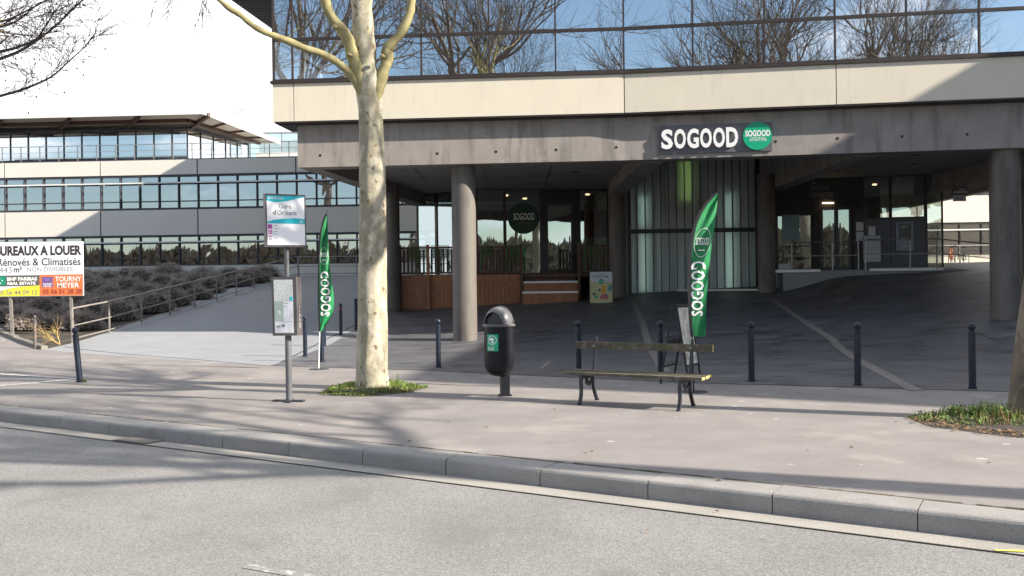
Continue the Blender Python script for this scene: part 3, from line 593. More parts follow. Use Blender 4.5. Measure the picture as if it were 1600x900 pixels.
# louvred canopy high on the left
LV = thing('louvred_canopy', (-9.0, 30.0, 13.2), 'dark grey louvred roof canopy projecting left of the raised block', 'canopy')
mb = MB(); y = 24.4
while y < 48:
    xl = -12.75+.15*(y-24)*.92; xr = XL+.15*(y-24.75)-.1; mb.box(((xl+xr)/2, y, 13.35), (xr-xl, 0.12, 0.22)); y += 0.21
build('louvre_blades', mb, M['frame2'], LV)
mb = MB()
for k in range(7):
    o = k*0.98; mb.slab([(-12.75+o, 24.3), (-12.65+o, 24.3), (-9.85+o, 45), (-9.95+o, 45)], 13.5, 13.62)
build('louvre_frame', mb, M['frame2'], LV)
build('added_sun_block', MB().slab([(-12.9, 24.2), (XL-.1, 24.75), (-3.1, 48.2), (-9.5, 48.2)], 13.63, 13.72), M['frame2'], LV)  # unseen solid sheet added above the louvres to block sun between the blades

# --- ground-floor fronts under the block
def pane(mb, A, B, z0, z1): return mb.add([(A[0], A[1], z0), (B[0], B[1], z0), (B[0], B[1], z1), (A[0], A[1], z1)], [(0, 1, 2, 3)])
FL = 2.08
def shopwin(A, B, z0, z1, gm=None, fw=0.06, name='shop_window'):
    A, B = Vector(A), Vector(B); d = (B-A).normalized(); mb = MB()
    mb.wall(A, A+d*fw, 0.09, z0, z1); mb.wall(B-d*fw, B, 0.09, z0, z1); mb.wall(A+d*fw, B-d*fw, 0.089, z0, z0+fw); mb.wall(A+d*fw, B-d*fw, 0.089, z1-fw, z1)
    w = build(name, mb, M['frame'], BLD); n = Vector((-d.y, d.x))*0.04
    build('pane', pane(MB(), A+d*fw+n, B-d*fw+n, z0+fw, z1-fw), gm or M['glassshop'], w); return w
def wpt(u, A, B, v=360):
    a_, _ = ray(u, v); k = (B[1]-A[1])/(B[0]-A[0]); x = a_*(A[1]-k*A[0])/(1-a_*k); return (x, A[1]+k*(x-A[0]))
W1a, W1b = (-3.95, 36.9), (-1.45, 34.7); W2a, W2b = (-1.45, 34.7), (3.75, 35.3)
e = [W1a, wpt(681, W1a, W1b), wpt(712, W1a, W1b), W1b]
for p, q in zip(e, e[1:]): shopwin(p, q, FL, zc)
e = [wpt(u, W2a, W2b) for u in (744, 789, 846)]
for p, q in zip(e, e[1:]): shopwin(p, q, FL, zc)
shopwin(wpt(905, W2a, W2b), wpt(951, W2a, W2b), FL, zc)
# door between dark posts
D0, D1 = wpt(846, W2a, W2b), wpt(905, W2a, W2b); E0, E1 = wpt(853, W2a, W2b), wpt(896, W2a, W2b)
mb = MB(); mb.wall(D0, E0, 0.2, FL, zc); mb.wall(E1, D1, 0.2, FL, zc); mb.wall(E0, E1, 0.2, 4.9, zc); build('door_surround', mb, M['black'], BLD)
mb = MB(); A, B = Vector(E0), Vector(E1); d = (B-A).normalized(); fw = .09
mb.wall(A, A+d*fw, 0.06, FL, 4.9); mb.wall(B-d*fw, B, 0.06, FL, 4.9); mb.wall(A+d*fw, B-d*fw, 0.058, FL, FL+.2); mb.wall(A+d*fw, B-d*fw, 0.058, 4.8, 4.9)
dr = build('door', mb, M['frame'], BLD); build('pane', pane(MB(), A+d*fw+Vector((0, .03)), B-d*fw+Vector((0, .03)), FL+.2, 4.8), M['glassshop'], dr)
mb = MB(); hx = B-d*.14; mb.tube([(hx[0], hx[1]-.06, FL+.9), (hx[0], hx[1]-.06, FL+1.5)], .018, 8); build('handle', mb, M['steel'], dr)
# restaurant interior
mb = MB(); mb.slab([(-3.9, 37.2), (-1.4, 34.95), (3.8, 35.6), (4.2, 41), (-3.5, 41)], FL-.1, FL-.02); build('shop_floor', mb, M['strip'], BLD)
mb = MB(); mb.slab([(-3.4, 40.8), (4.2, 40.8), (4.2, 41), (-3.4, 41)], 0.5, zc); mb.slab([(3.95, 33.2), (4.35, 33.2), (4.35, 41), (3.95, 41)], 0.5, zc+1.5); build('inner_wall', mb, M['interior'], BLD)
for x, y in ((-0.2, 37), (0.6, 38.4), (2.0, 37.4), (2.4, 39.2), (3.2, 37), (-1.8, 38.6)):
    mb = MB(); mb.lathe((x, y, zc-.06), [(0.09, 0), (0.09, .05)], 14); build('ceiling_lamp', mb, M['lamp'], BLD)
# round sign hung in the second pane and red panel behind the right pane
c = wpt(819, W2a, W2b); fr = Fr((c[0], c[1]-.03, 4.30), (W2b[0]-W2a[0], W2b[1]-W2a[1], 0))
ws = thing('window_sign', (c[0], c[1]-.03, 4.30), 'round dark green sign with white lettering on the restaurant window', 'sign')
build('disc', fr.disc(MB(), 0, 0, 0.62, 0, .01), mat('dark_green_film', (0.01, 0.05, 0.025), 0.5), ws)
build('lettering', text(MB(), 'SOGOOD', fr, -.42, -.08, .84, .28, .014, 0, .02), M['letter'], ws)
build('lettering', text(MB(), 'INSTANT PURE', fr, -.25, -.26, .5, .09, .014, 0, .0), M['dimletter'], ws)
mb = MB(); A, B = wpt(909, W2a, W2b), wpt(950, W2a, W2b); mb.slab([(A[0], A[1]+.12), (B[0], B[1]+.12), (B[0], B[1]+.16), (A[0], A[1]+.16)], 3.55, 4.6); build('red_panel', mb, M['red'], BLD)
# channel-glass screen of the light well
mb = MB(); x0, x1 = 4.50, 9.22
yb = lambda x: 33.75-.09*(x-4.5)
n = 16
scr = MB(); rib = MB()
for k in range(n):
    a_, b_ = x0+(x1-x0)*k/n+.018, x0+(x1-x0)*(k+1)/n-.018
    for z0, z1 in ((1.25, 3.56), (3.72, 7.0)):
        scr.grid([[(a_-.012, yb(a_)+.05, z), (a_, yb(a_), z), (b_, yb(b_), z), (b_+.012, yb(b_)+.05, z)] for z in (z0, z1)])
    for z0, z1 in ((1.25, 3.56), (3.72, 7.0)): rib.slab([(b_+.002, yb(b_)-.012), (b_+.034, yb(b_)-.012), (b_+.034, yb(b_)+.04), (b_+.002, yb(b_)+.04)], z0, z1)
cs = thing('glass_screen', (6.8, 33.6, 1.2), 'tall translucent ribbed glass screen in dark frame behind the right feather flag', 'glass screen')
build('glass_channels', scr, M['channel'], cs); build('rib', rib, M['frame2'], cs)
mb = MB(); mb.slab([(x0, yb(x0)-.05), (x1, yb(x1)-.05), (x1, yb(x1)+.1), (x0, yb(x0)+.1)], 3.56, 3.72); mb.slab([(x0, yb(x0)-.05), (x1, yb(x1)-.05), (x1, yb(x1)+.1), (x0, yb(x0)+.1)], 1.10, 1.25)
for x in (x0-.05, x1-.05): mb.slab([(x, yb(x)-.06), (x+.1, yb(x)-.06), (x+.1, yb(x)+.12), (x, yb(x)+.12)], 1.1, 7.0)
mb.slab([(x0+.05, yb(x0)+.06), (x1-.05, yb(x1)+.06), (x1-.05, yb(x1)+.09), (x0+.05, yb(x0)+.09)], 1.25, 1.3)
build('screen_frame', mb, M['black'], cs)
for u, z0, z1 in ((1069, 4.9, 6.4), (1078, 4.9, 6.4)):
    x = ray(u, 300)[0]*33.4; build('light_tube', MB().slab([(x-.03, yb(x)+.12), (x+.03, yb(x)+.12), (x+.03, yb(x)+.15), (x-.03, yb(x)+.15)], z0-.1, z1-.1), M['glow'], cs)
for u in (1008, 1140):
    for z0, z1 in ((1.35, 3.5), (3.8, 5.0)):
        x = ray(u, 400)[0]*33.5; build('light_tube', MB().slab([(x-.03, yb(x)+.16), (x+.03, yb(x)+.16), (x+.03, yb(x)+.2), (x-.03, yb(x)+.2)], z0, z1), M['paletube'], cs)
mb = MB(); mb.slab([(4.3, 34.6), (9.9, 34.0), (9.9, 34.3), (4.3, 34.9)], 0.8, 7.0); build('well_wall', mb, M['darkwall'], BLD)
mb = MB(); A, B = hit(1058, 456), hit(1195, 455); mb.bar((A.x, A.y, A.z+.05), (B.x, B.y, B.z+.05), .06, .06)
tag(build('floor_trim', mb, M['steel'], None, (A.x, A.y, A.z)), 'pale metal strip lying along the foot of the ribbed glass screen', 'metal strip')
# bank front
BA, BB = (9.7, 32.9), (15.35, 31.75)
bp = lambda u: wpt(u, BA, BB)
mb = MB(); mb.wall(BA, bp(1283), .25, 4.15, zc); mb.wall(bp(1283), bp(1333), .25, 4.35, zc); mb.wall(bp(1270), bp(1281), .2, FL, 4.15); mb.wall(bp(1331), bp(1349), .15, FL, zc)
mb.wall(BA, bp(1212), .3, FL, 4.15); build('bank_fascia', mb, M['darkwall'], BLD)
shopwin(bp(1213), bp(1269), FL, 4.15, None, .06)
for u0, u1 in ((1283, 1307), (1307, 1330)):
    A, B = Vector(bp(u0)), Vector(bp(u1)); d = (B-A).normalized(); mb = MB(); fw = .07
    mb.wall(A, A+d*fw, .06, FL, 4.35); mb.wall(B-d*fw, B, .06, FL, 4.35); mb.wall(A+d*fw, B-d*fw, .058, FL, FL+.12); mb.wall(A+d*fw, B-d*fw, .058, 4.27, 4.35)
    dr = build('door', mb, M['frame2'], BLD); build('pane', pane(MB(), A+d*fw+Vector((0, .03)), B-d*fw+Vector((0, .03)), FL+.12, 4.27), M['glassshop'], dr)
    hx = (B-d*.12) if u0 < 1300 else (A+d*.12); build('handle', MB().tube([(hx[0], hx[1]-.06, FL+.7), (hx[0], hx[1]-.06, FL+1.7)], .017, 8), M['steel'], dr)
mb = MB(); A, B = bp(1262), bp(1330); mb.slab([(A[0], A[1]-.02), (B[0], B[1]-.02), (B[0], B[1]-.001), (A[0], A[1]-.001)], 4.62, 5.38)
fr = Fr((A[0], A[1]-.025, 0), (B[0]-A[0], B[1]-A[1], 0))
bs = thing('fascia_sign', (A[0], A[1], 4.6), 'black bank fascia sign with faint grey letters above the glass doors', 'sign'); build('panel', mb, M['black'], bs)
build('lettering', text(text(MB(), 'BANQUE', fr, .15, 5.0, .6, .16, .004), 'COURTOIS', fr, .15, 4.76, .75, .16, .004), M['dimletter'], bs)
build('emblem', fr.disc(MB(), .22, 5.26, .05, .001, .005, 16), M['dimletter'], bs)
mb = MB(); A = bp(1293); build('door_lamp', MB().slab([(A[0]-.2, A[1]-.12), (A[0]+.2, A[1]-.12), (A[0]+.2, A[1]-.05), (A[0]-.2, A[1]-.05)], 4.5, 4.54), M['lamp'], BLD)
# wall right of the doors: glass above, grey panels below
e = [bp(u) for u in (1349, 1392, 1447)]
for p, q in zip(e, e[1:]):
    shopwin(p, q, 3.9, zc, M['glassshop'], .05); build('wall_panel', MB().wall(Vector(p)+Vector((.01, 0)), Vector(q)-Vector((.01, 0)), .12, FL-.02, 3.9), M['bank'], BLD)
shopwin(bp(1447), bp(1474), FL, zc, M['glasspale'], .05)
mb = MB(); mb.slab([(9.7, 36.5), (15.2, 36.5), (15.2, 36.7), (9.7, 36.7)], 1, zc); mb.slab([(BA[0], BA[1]+.3), (15.2, 32.1), (15.2, 36.5), (9.7, 36.5)], FL-.1, FL-.03); build('inner_wall', mb, M['interior'], BLD)
for x, y in ((11.0, 34.5), (12.5, 35), (14.2, 34.6)):
    build('ceiling_lamp', MB().lathe((x, y, zc-.06), [(0.08, 0), (0.08, .05)], 14), M['lamp'], BLD)
# landing in front of the bank
LA, LB = (9.6, 31.35), (15.2, 30.35)
mb = MB(); A, B, C, D = LA, LB, (BB[0], BB[1]-.01), (BA[0], BA[1]-.01)
mb.slab([A, (12.2, 30.9), (12.3, 32.3), D], 0.6, FL-.04); mb.slab([(12.2, 30.9), B, (15.3, 31.7), (12.3, 32.3)], 0.6, FL-.042)
mb.hexa([(15.2, 30.35, 0.6), (17.6, 29.9, .6), (17.8, 31.3, .6), (15.3, 31.7, .6), (15.2, 30.35, FL-.045), (17.6, 29.9, 1.75), (17.8, 31.3, 1.75), (15.3, 31.7, FL-.045)])
tag(build('landing', mb, M['ramp'], None, (12, 31, 1)), kind='structure')
for u0, u1 in ((1214, 1289), (1352, 1468)):
    A, B = at(u0, 424, 31.2), at(u1, 424, 30.6); mb = MB(); A.z = B.z = FL-.02; A.y = 31.3-.178*(A.x-9.6); B.y = 31.3-.178*(B.x-9.6)
    tag(build('landing_edge', MB().slab([(A.x, A.y-.06), (B.x, B.y-.06), (B.x, B.y+.1), (A.x, A.y+.1)], FL-.1, FL+.0), M['white'], None, tuple(A)), kind='structure')

# ------------------------------------------------------------------ annex building behind
def ay(x, o=0.0): return 50-.06*(x+29)+o
def aw(mb, xa, xb, o0, o1, z0, z1): return mb.slab([(xa, ay(xa, o0)), (xb, ay(xb, o0)), (xb, ay(xb, o1)), (xa, ay(xa, o1))], z0, z1)
ANX = thing('annex_building', (-15, 50, 2.3), 'long low pale office wing with ribbon windows behind the ramp', 'building')
build('base_wall', aw(MB(), -46, 42, .04, .3, 1.5, 3.02), M['cream_far'], ANX)
xs = -46.0
PW = 5.56; off = -29+.46-PW*3
k = 0
while off+PW*k < 41:
    xa = off+PW*k; build('spandrel_panel', aw(MB(), xa+.035, xa+PW-.035, -.02, .2, 4.74, 6.14), M['cream_far'], ANX)
    build('spandrel_panel', aw(MB(), xa+.035, xa+PW-.035, -.02, .2, 8.10, 8.92), M['cream_far'], ANX); k += 1
aw_ = MB(); aw(aw_, -46, 42, .03, .35, 4.68, 6.2); aw(aw_, -46, 42, .031, .35, 8.04, 8.98); build('panel_joint', aw_, M['frame2'], ANX)
BW = PW/5
def anx_window(x, z0, z1):
    mb = MB(); aw(mb, x-.026, x+.026, .0, .2, z0, z1); zt = z1-.42; zl = z0+.42
    aw(mb, x+.035, x+BW-.035, .04, .16, zt-.018, zt+.018); aw(mb, x+.035, x+BW-.035, .02, .16, zl-.024, zl+.024)
    aw(mb, x+.035, x+BW-.035, .021, .18, z0, z0+.06); aw(mb, x+.035, x+BW-.035, .022, .18, z1-.06, z1)
    w = build('window', mb, M['frame2'], ANX); r = random.uniform(-.006, .006)
    g = MB(); g.add([(x+.035, ay(x, .12+r), z0), (x+BW-.035, ay(x+BW, .12-r), z0), (x+BW-.035, ay(x+BW, .12-r*.5), z1), (x+.035, ay(x, .12+r*.5), z1)], [(0, 1, 2, 3)])
    build('pane', g, M['glassfar'], w); return w
hid = [MB(), MB()]
x = off; i = 0
while x < 41:
    vis = x < -4.5 or 18.5 < x < 28
    for z0, z1 in ((3.02, 4.68), (6.20, 8.04)):
        if vis and x > -32: anx_window(x, z0, z1)
        else:
            aw(hid[0], x-.035, x+.035, .0, .2, z0, z1); aw(hid[1], x+.035, x+BW-.035, .1, .11, z0, z1)
    x += BW
build('window', hid[0], M['frame2'], ANX); build('glazing', hid[1], M['glassfar'], ANX)
# interior: floor, back wall, white columns, blinds
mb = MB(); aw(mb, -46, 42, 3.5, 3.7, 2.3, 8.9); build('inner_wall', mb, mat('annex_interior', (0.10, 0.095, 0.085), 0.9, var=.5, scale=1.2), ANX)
mb = MB(); aw(mb, -46, 42, .3, 3.5, 6.16, 6.24); aw(mb, -46, 42, .3, 9, 8.85, 8.95); aw(mb, -46, 42, .3, 3.5, 2.9, 3.0); build('floor_slab', mb, M['interior'], ANX)
for u in (172, 320, 468, 1530):
    x = ray(u, 395)[0]*49.3; build('column', MB().lathe((x, ay(x, .55), 0), [(.19, 2.9), (.19, 6.1)], 18), M['white'], ANX, None, True)
for _ in range(16):
    x = off+BW*random.randint(0, 27); z0, z1 = random.choice(((3.1, 4.6), (6.3, 7.9), (6.3, 7.9)))
    h = random.uniform(.3, .9)*(z1-z0); build('window_blind', aw(MB(), x+.06, x+BW-.06, .3, .32, z1-h, z1), M['blind'], ANX)
# pale tube rail across each window ribbon
for z in (7.62, 4.33):
    mb = MB(); mb.bar((-46, ay(-46, -.22), z), (42, ay(42, -.22), z), .05, .07)
    x = off
    while x < 41: mb.bar((x, ay(x, 0), z), (x, ay(x, -.24), z-.02), .035, .035); x += BW*2
    build('sunshade_tube', mb, M['white'], ANX)
# set-back top storey with oversailing canopy
mb = MB(); g = MB(); zt = 11.22
x = -46.0
while x < -18.95:
    mb.slab([(x-.03, 51.9-.06*(x+18.9)), (x+.03, 51.9-.06*(x+18.9)), (x+.03, 52.0-.06*(x+18.9)), (x-.03, 52.0-.06*(x+18.9))], 8.9, zt); x += 1.09
mb.wall((-46, 53.5), (-18.9, 51.85), .12, zt-.14, zt+.02); mb.wall((-46, 53.5), (-18.9, 51.85), .12, 9.35, 9.45)
pane(g, (-46, 53.58), (-18.9, 51.95), 8.9, zt); pane(g, (-18.9, 51.95), (-17.2, 58.2), 8.9, zt)
for k in range(6):
    t = k/5; P_ = (-18.9+1.7*t, 51.9+6.3*t); mb.box((P_[0], P_[1], (8.9+zt)/2), (.07, .07, zt-8.9))
mb.bar((-18.9, 51.9, zt-.05), (-17.2, 58.2, zt-.05), .1, .12)
w = build('window', mb, M['frame2'], ANX); build('pane', g, M['glassup'], w)
mb = MB(); mb.slab([(-46, 57.5), (-17.5, 57.4), (-17.5, 57.6), (-46, 57.7)], 8.9, zt); build('inner_wall', mb, M['interior'], ANX)
CF = [(-46, 50.6), (-16.95, 48.9), (-15.4, 59.3), (-46, 61)]
build('canopy_roof', MB().slab(CF, 11.42, 11.56), M['cream_far'], ANX)
mb = MB(); mb.wall(CF[0], CF[1], -.05, 11.34, 11.60); mb.wall(CF[1], CF[2], -.05, 11.34, 11.60); build('canopy_fascia', mb, M['white'], ANX)
mb = MB()
brown = mat('brown_steel_beam', (0.10, 0.055, 0.04), 0.6, var=.1)
for k in range(7):
    x = -17.6-4.0*k; mb.bar((x+.9*(1), 49.2-.06*(x+17), 11.38), (x-1.2, 52.2-.06*(x+17), 11.22), .16, .22)
mb.bar((-46, 52.2, 11.33), (-18.4, 50.6, 11.33), .25, .2); mb.bar((-18.4, 50.6, 11.33), (-16.6, 58.6, 11.33), .22, .2)
for t in (.25, .5, .75): mb.bar((-18.6+1.8*t, 51.5+7*t, 11.36), (-16.9+1.5*t, 49.2+10*t, 11.38), .12, .12)
build('canopy_beam', mb, brown, ANX)
for u in (10, 75, 125, 185, 240, 360):
    x = ray(u, 180)[0]*50; s = -1 if u < 300 else 1
    build('canopy_fin', MB().bar((x, 50.2, 11.58), (x+s*-.1+(-.55*s if s < 0 else .9), 50.2, 11.93), .10, .07), M['cream_far'], ANX)
# roof terrace rail
mb = MB(); x = -31.0
while x < -9:
    mb.bar((x, ay(x, .25), 8.9), (x, ay(x, .25), 9.85), .045, .045); x += 1.1
for z, r in ((9.85, .04), (9.5, .02), (9.2, .02)): mb.bar((-31, ay(-31, .25), z), (-8, ay(-8, .25), z), r, r)
build('terrace_rail', mb, M['steel'], ANX)
# pale glazed pavilion and parapet farther back on the roof
PV = thing('rooftop_pavilion', (-13, 63, 9), 'pale glazed rooftop structure behind the canopy tip left of the raised block', 'pavilion')
mb = MB(); g = MB()
for k in range(9): mb.box((-19+k*1.25, 64, 11.0), (.06, .06, 3.9))
mb.box((-14, 64, 12.95), (10.1, .1, .1)); pane(g, (-19, 64.03), (-9, 64.03), 9, 12.9); build('pavilion_frame', mb, M['steel'], PV); build('pane', g, M['glasspale'], PV)
build('parapet', MB().slab([(-17.2, 60), (-6, 59.3), (-6, 59.6), (-17.2, 60.3)], 8.9, 10.9), M['white'], PV)
build('pavilion_core', MB().slab([(-19, 67), (-8, 67), (-8, 68), (-19, 68)], 9, 12.8), M['cream_far'], PV)

# neighbouring building to the right (casts the broad shade over the forecourt)
NB = thing('neighbour_building', (30, 14, 0), 'tall stone office building next door beyond the right edge', 'building')
nb = [(25, 4.9), (40, -3.5), (44, 30), (28.3, 30)]
build('wall', MB().slab(nb, 0, 15.7), M['stone'], NB)
for zz in (1.2, 5.0, 8.6, 12.2):
    for k in range(7):
        y = 6.3+k*3.3; x = 25+.131*(y-4.9); mb = MB(); mb.slab([(x-.04, y), (x-.02+.02, y), (x+.2, y+1.6), (x+.16, y+1.6)], zz, zz+2.1); build('window', mb, M['frame2'], NB)
# far bank of the river, seen only in the glass
random.seed(21)
for k in range(26):
    x = -190+k*15+random.uniform(-3, 3); w = random.uniform(10, 15); h = random.uniform(7, 13); y = -238-random.uniform(0, 8)
    th = thing('quay_house', (x, y, -.9), 'stone quayside house on the far bank of the river, seen reflected in the glazing', 'house', 0, 'houses on the far bank')
    build('wall', MB().slab([(x-w/2, y-8), (x+w/2, y-8), (x+w/2, y), (x-w/2, y)], -.9, h), M['stone'], th)
    mb = MB(); mb.add([(x-w/2-.3, y+.3, h), (x+w/2+.3, y+.3, h), (x+w/2+.3, y-8.3, h), (x-w/2-.3, y-8.3, h), (x-w/2, y-4, h+2.6), (x+w/2, y-4, h+2.6)], [(0, 1, 5, 4), (2, 3, 4, 5), (1, 2, 5), (3, 0, 4), (3, 2, 1, 0)]); build('roof', mb, M['tile'], th)
    mb = MB()
    for r in range(int(h//3.2)):
        for c in range(int(w//2.6)): mb.box((x-w/2+1.4+c*2.5, y+.02, 2+r*3.2), (1.0, .1, 1.7))
    build('window', mb, M['frame2'], th)
wd_ = MB(); rnd = random.Random(40)
for i in range(34000):
    x = rnd.uniform(-230, 230); hmax = 16.5+4.5*mn.noise(Vector((x*.06, 0, 7)))+2.5*mn.noise(Vector((x*.35, 2, 7))); z = -.9+hmax*math.sqrt(rnd.random())*1.05; y = -224+rnd.uniform(-4, 4); s = rnd.uniform(.35, 1.0)
    wd_.add([(x-s, y, z), (x+s*rnd.uniform(.2, 1), y+rnd.uniform(-1, 1), z-s*.6), (x+s*.3, y, z+s*rnd.uniform(1.0, 4.0))], [(0, 1, 2)])
tag(build('riverside_wood', wd_, mat('bare_wood_mass', (0.11, 0.09, 0.065), .95, var=.4, scale=.3), None, (0, -226, -.9)), 'bare brown trees massed along the far river bank, seen only in reflections', 'wood', None, 'stuff')
hb = MB(); rows = []
for j in range(5):
    rows.append([(-420+i*14, -255-j*14, (mn.noise(Vector((i*.17, j*.5, 3)))+1.3)*(4+3*j)*(.6 if i % 2 else .75)) for i in range(61)])
hb.grid(rows); struct('hills', hb, mat('wooded_hill', (0.10, 0.09, 0.06), 0.95, var=.5, scale=.4))

# ------------------------------------------------------------------ trees
random.seed(11)
def grow(mb, tw, p, d, length, r, lvl, rnd, up=0.12, zmin=None):
    n = 5 if lvl > 0 else 3; pts = [p.copy()]; rad = [r]; dd = d.normalized(); q = p.copy()
    for i in range(n):
        dd = (dd+Vector((rnd.gauss(0, .16), rnd.gauss(0, .16), rnd.gauss(0, .12)+up*.5))).normalized()
        if zmin and q.z < zmin: dd.z = abs(dd.z)
        q = q+dd*(length/n); pts.append(q.copy()); rad.append(r*(1-(i+1)/n*.62))
    (mb if r > .022 else tw).tube(pts, rad, 7 if r > .05 else (5 if r > .02 else 3), False)
    if lvl == 0: return
    nb_ = {4: 4, 3: 6, 2: 7, 1: 7}[lvl]
    for k in range(nb_):
        t = rnd.uniform(.25, 1.0) if k else 1.0; i = min(int(t*n), n-1); f = t*n-i; a = pts[i].lerp(pts[i+1], min(f, 1))
        ax = dd.orthogonal().normalized(); ax.rotate(Matrix.Rotation(rnd.uniform(0, 6.28), 3, dd)); ang = rnd.uniform(.35, .95) if k else .2
        nd = (dd*math.cos(ang)+ax*math.sin(ang)).normalized()
        grow(mb, tw, a, nd, length*rnd.uniform(.55, .78), max(r*(1-t*.6)*.62, .0055), lvl-1, rnd, up, zmin)
def generic_tree(name, x, y, z, seed, label, h=7.0, k_=1.0, grp='bare plane trees of the avenue'):
    rnd = random.Random(seed); th = thing(name, (x, y, z), label, 'tree', 0, grp)
    mb = MB(); mb.tube([(x, y, z-.1), (x, y, z+.3), (x+.05, y, z+2.5), (x, y+.05, z+h)], [.30*k_, .25*k_, .22*k_, .2*k_], 14); build('trunk', mb, M['bark2'], th, None, True)
    mb, tw = MB(), MB(); t0 = Vector((x, y+.05, z+h-.1))
    for k in range(6):
        a = k*1.05+rnd.uniform(-.3, .3); e = .55 if k else 1.3
        grow(mb, tw, t0, Vector((math.cos(a), math.sin(a), e*1.3)), rnd.uniform(3.0, 4.0)*k_, .12*k_, 3, rnd, .14)
    c = build('crown', mb, M['bark2'] if k_ > 1 else M['limb'], th, None, True); build('twigs', tw, M['twig'], c)
    return th
def ppts(lst, d): return [at(u, v, d+(dd if True else 0)) for u, v, dd in lst]
D1 = 13.9; px1 = D1/F
T1 = thing('plane_tree', tuple(atz(582, 606, 0)), 'mottled pale plane tree in the green patch between bus stop and litter bin', 'tree', 0, 'bare plane trees of the avenue')
TR = [(582, 612, 29), (582, 603, 27), (581.5, 588, 25), (581.5, 560, 24), (582, 500, 22.5), (582, 440, 22), (582.5, 380, 21.3), (582.5, 320, 20.8), (581.5, 260, 19.8), (580, 210, 18.6), (578.5, 170, 18.5), (577, 145, 20), (576, 125, 20.5), (573, 108, 17)]
rows = []; sg = 36
for j, (u, v, w) in enumerate(TR):
    pass
def trunk_mesh(TRK, D, seed, sub=4, sg=40):
    mb = MB(); rows = []
    pts = []
    for i in range(len(TRK)-1):
        for k in range(sub):
            t = k/sub; pts.append([TRK[i][q]+(TRK[i+1][q]-TRK[i][q])*t for q in range(3)])
    pts.append(list(TRK[-1]))
    for u, v, w in pts:
        c = at(u, v, D); r = w*D/F; row = []
        for k in range(sg+1):
            a = 2*math.pi*(k % sg)/sg; P_ = Vector((math.cos(a)*3, math.sin(a)*3, c.z*1.3+seed))
            q = 1+.055*mn.noise(P_*1.0)+.03*mn.noise(P_*2.7)+(.09*max(0, .5-c.z)*math.cos(5*a+1) if c.z < .5 else 0)
            row.append((c.x+math.cos(a)*r*q, c.y+math.sin(a)*r*q, c.z))
        rows.append(row)
    mb.grid(rows); return mb
build('trunk', trunk_mesh(TR, D1, 3.3), M['bark'], T1, None, True)
mb, tw = MB(), MB(); up1 = MB()
def smooth_pts(pts, rad, sub=4):
    P_, R_ = [], []
    for i in range(len(pts)-1):
        p0 = pts[max(i-1, 0)]; p1 = pts[i]; p2 = pts[i+1]; p3 = pts[min(i+2, len(pts)-1)]
        for k in range(sub):
            t = k/sub
            P_.append(0.5*((2*p1)+(p2-p0)*t+(2*p0-5*p1+4*p2-p3)*t*t+(3*p1-p0-3*p2+p3)*t**3)); R_.append(rad[i]+(rad[i+1]-rad[i])*t)
    P_.append(pts[-1]); R_.append(rad[-1]); return P_, R_
def limb(lst, D, mbx, seg=14, knob=True, seed=0):
    pts = [at(u, v, D+dd) for u, v, w, dd in lst]; rad = [w*D/F for u, v, w, dd in lst]
    P_, R_ = smooth_pts(pts, rad); rnd = random.Random(seed)
    R_ = [r*(1+rnd.uniform(-.10, .10)) for r in R_]
    mbx.tube(P_, R_, seg); return P_, R_
rnd = random.Random(5)
# leader keeps the trunk's bark
limb([(575, 150, 17, 0), (573, 128, 18.5, 0), (571, 95, 17.5, 0), (568, 55, 17, .02), (565, 0, 16, .03), (563, -80, 13, .05), (560, -200, 10, .1)], D1, up1, 18)
limb([(580, 185, 6, -.02), (585, 155, 10, -.05), (593, 130, 10.5, -.05), (600, 108, 8.2, -.05), (606, 92, 8.5, -.05), (605, 78, 9, -.06), (615, 65, 7.5, -.08), (629, 48, 7, -.1), (640, 22, 6.5, -.1), (643, 0, 6.5, -.1), (646, -60, 6, -.1)], D1, mb)
limb([(576, 178, 6, -.04), (571, 150, 11, -.07), (562, 120, 11.5, -.09), (552, 92, 9.8, -.15), (545, 66, 9, -.18), (536, 48, 8, -.2), (522, 32, 7.5, -.2), (509, 4, 7.5, -.2), (500, -60, 6, -.3)], D1, mb)
limb([(572, 165, 5, -.03), (565, 142, 9, -.07), (554, 123, 7.5, -.12), (538, 106, 6.2, -.2), (520, 93, 5.6, -.3), (500, 83, 5.3, -.4), (478, 76, 5.2, -.5), (457, 67, 5.4, -.6), (437, 59, 4.8, -.7), (415, 51, 4.4, -.8), (395, 40, 4.2, -.9), (376, 24, 4, -1.0), (360, 14, 4.6, -1.05), (345, 2, 3.2, -1.1), (320, -20, 3, -1.2), (280, -60, 2.5, -1.4)], D1, mb)
for u, v, r in ((545, 86, 5), (523, 42, 4), (597, 88, 4), (458, 68, 5), (360, 15, 5)):
    c = at(u, v, D1-.3); mb.lathe((c.x, c.y+.02, c.z-.03), [(.01, 0), (r*.01, .02), (r*.011, .045), (.01, .07)], 10)
for (u, v, dd, dr, L_, r) in ((500, -60, -.3, (-.5, -.3, .9), 3.2, .06), (646, -60, -.1, (.5, -.1, .9), 3.2, .06), (560, -200, .1, (.1, .2, 1), 3.4, .1), (560, -200, .1, (-.6, .4, .8), 3.0, .08), (563, -110, .1, (.7, .5, .7), 3.2, .08), (563, -90, .1, (-.3, -.8, .6), 3.0, .07), (280, -60, -1.4, (-.8, -.3, .35), 2.2, .03), (345, 2, -1.1, (-.2, -.6, .7), 1.2, .014)):
    grow(mb, tw, at(u, v, D1+dd), Vector(dr), L_, r, 3 if r > .02 else 1, rnd, .12, 5.9)
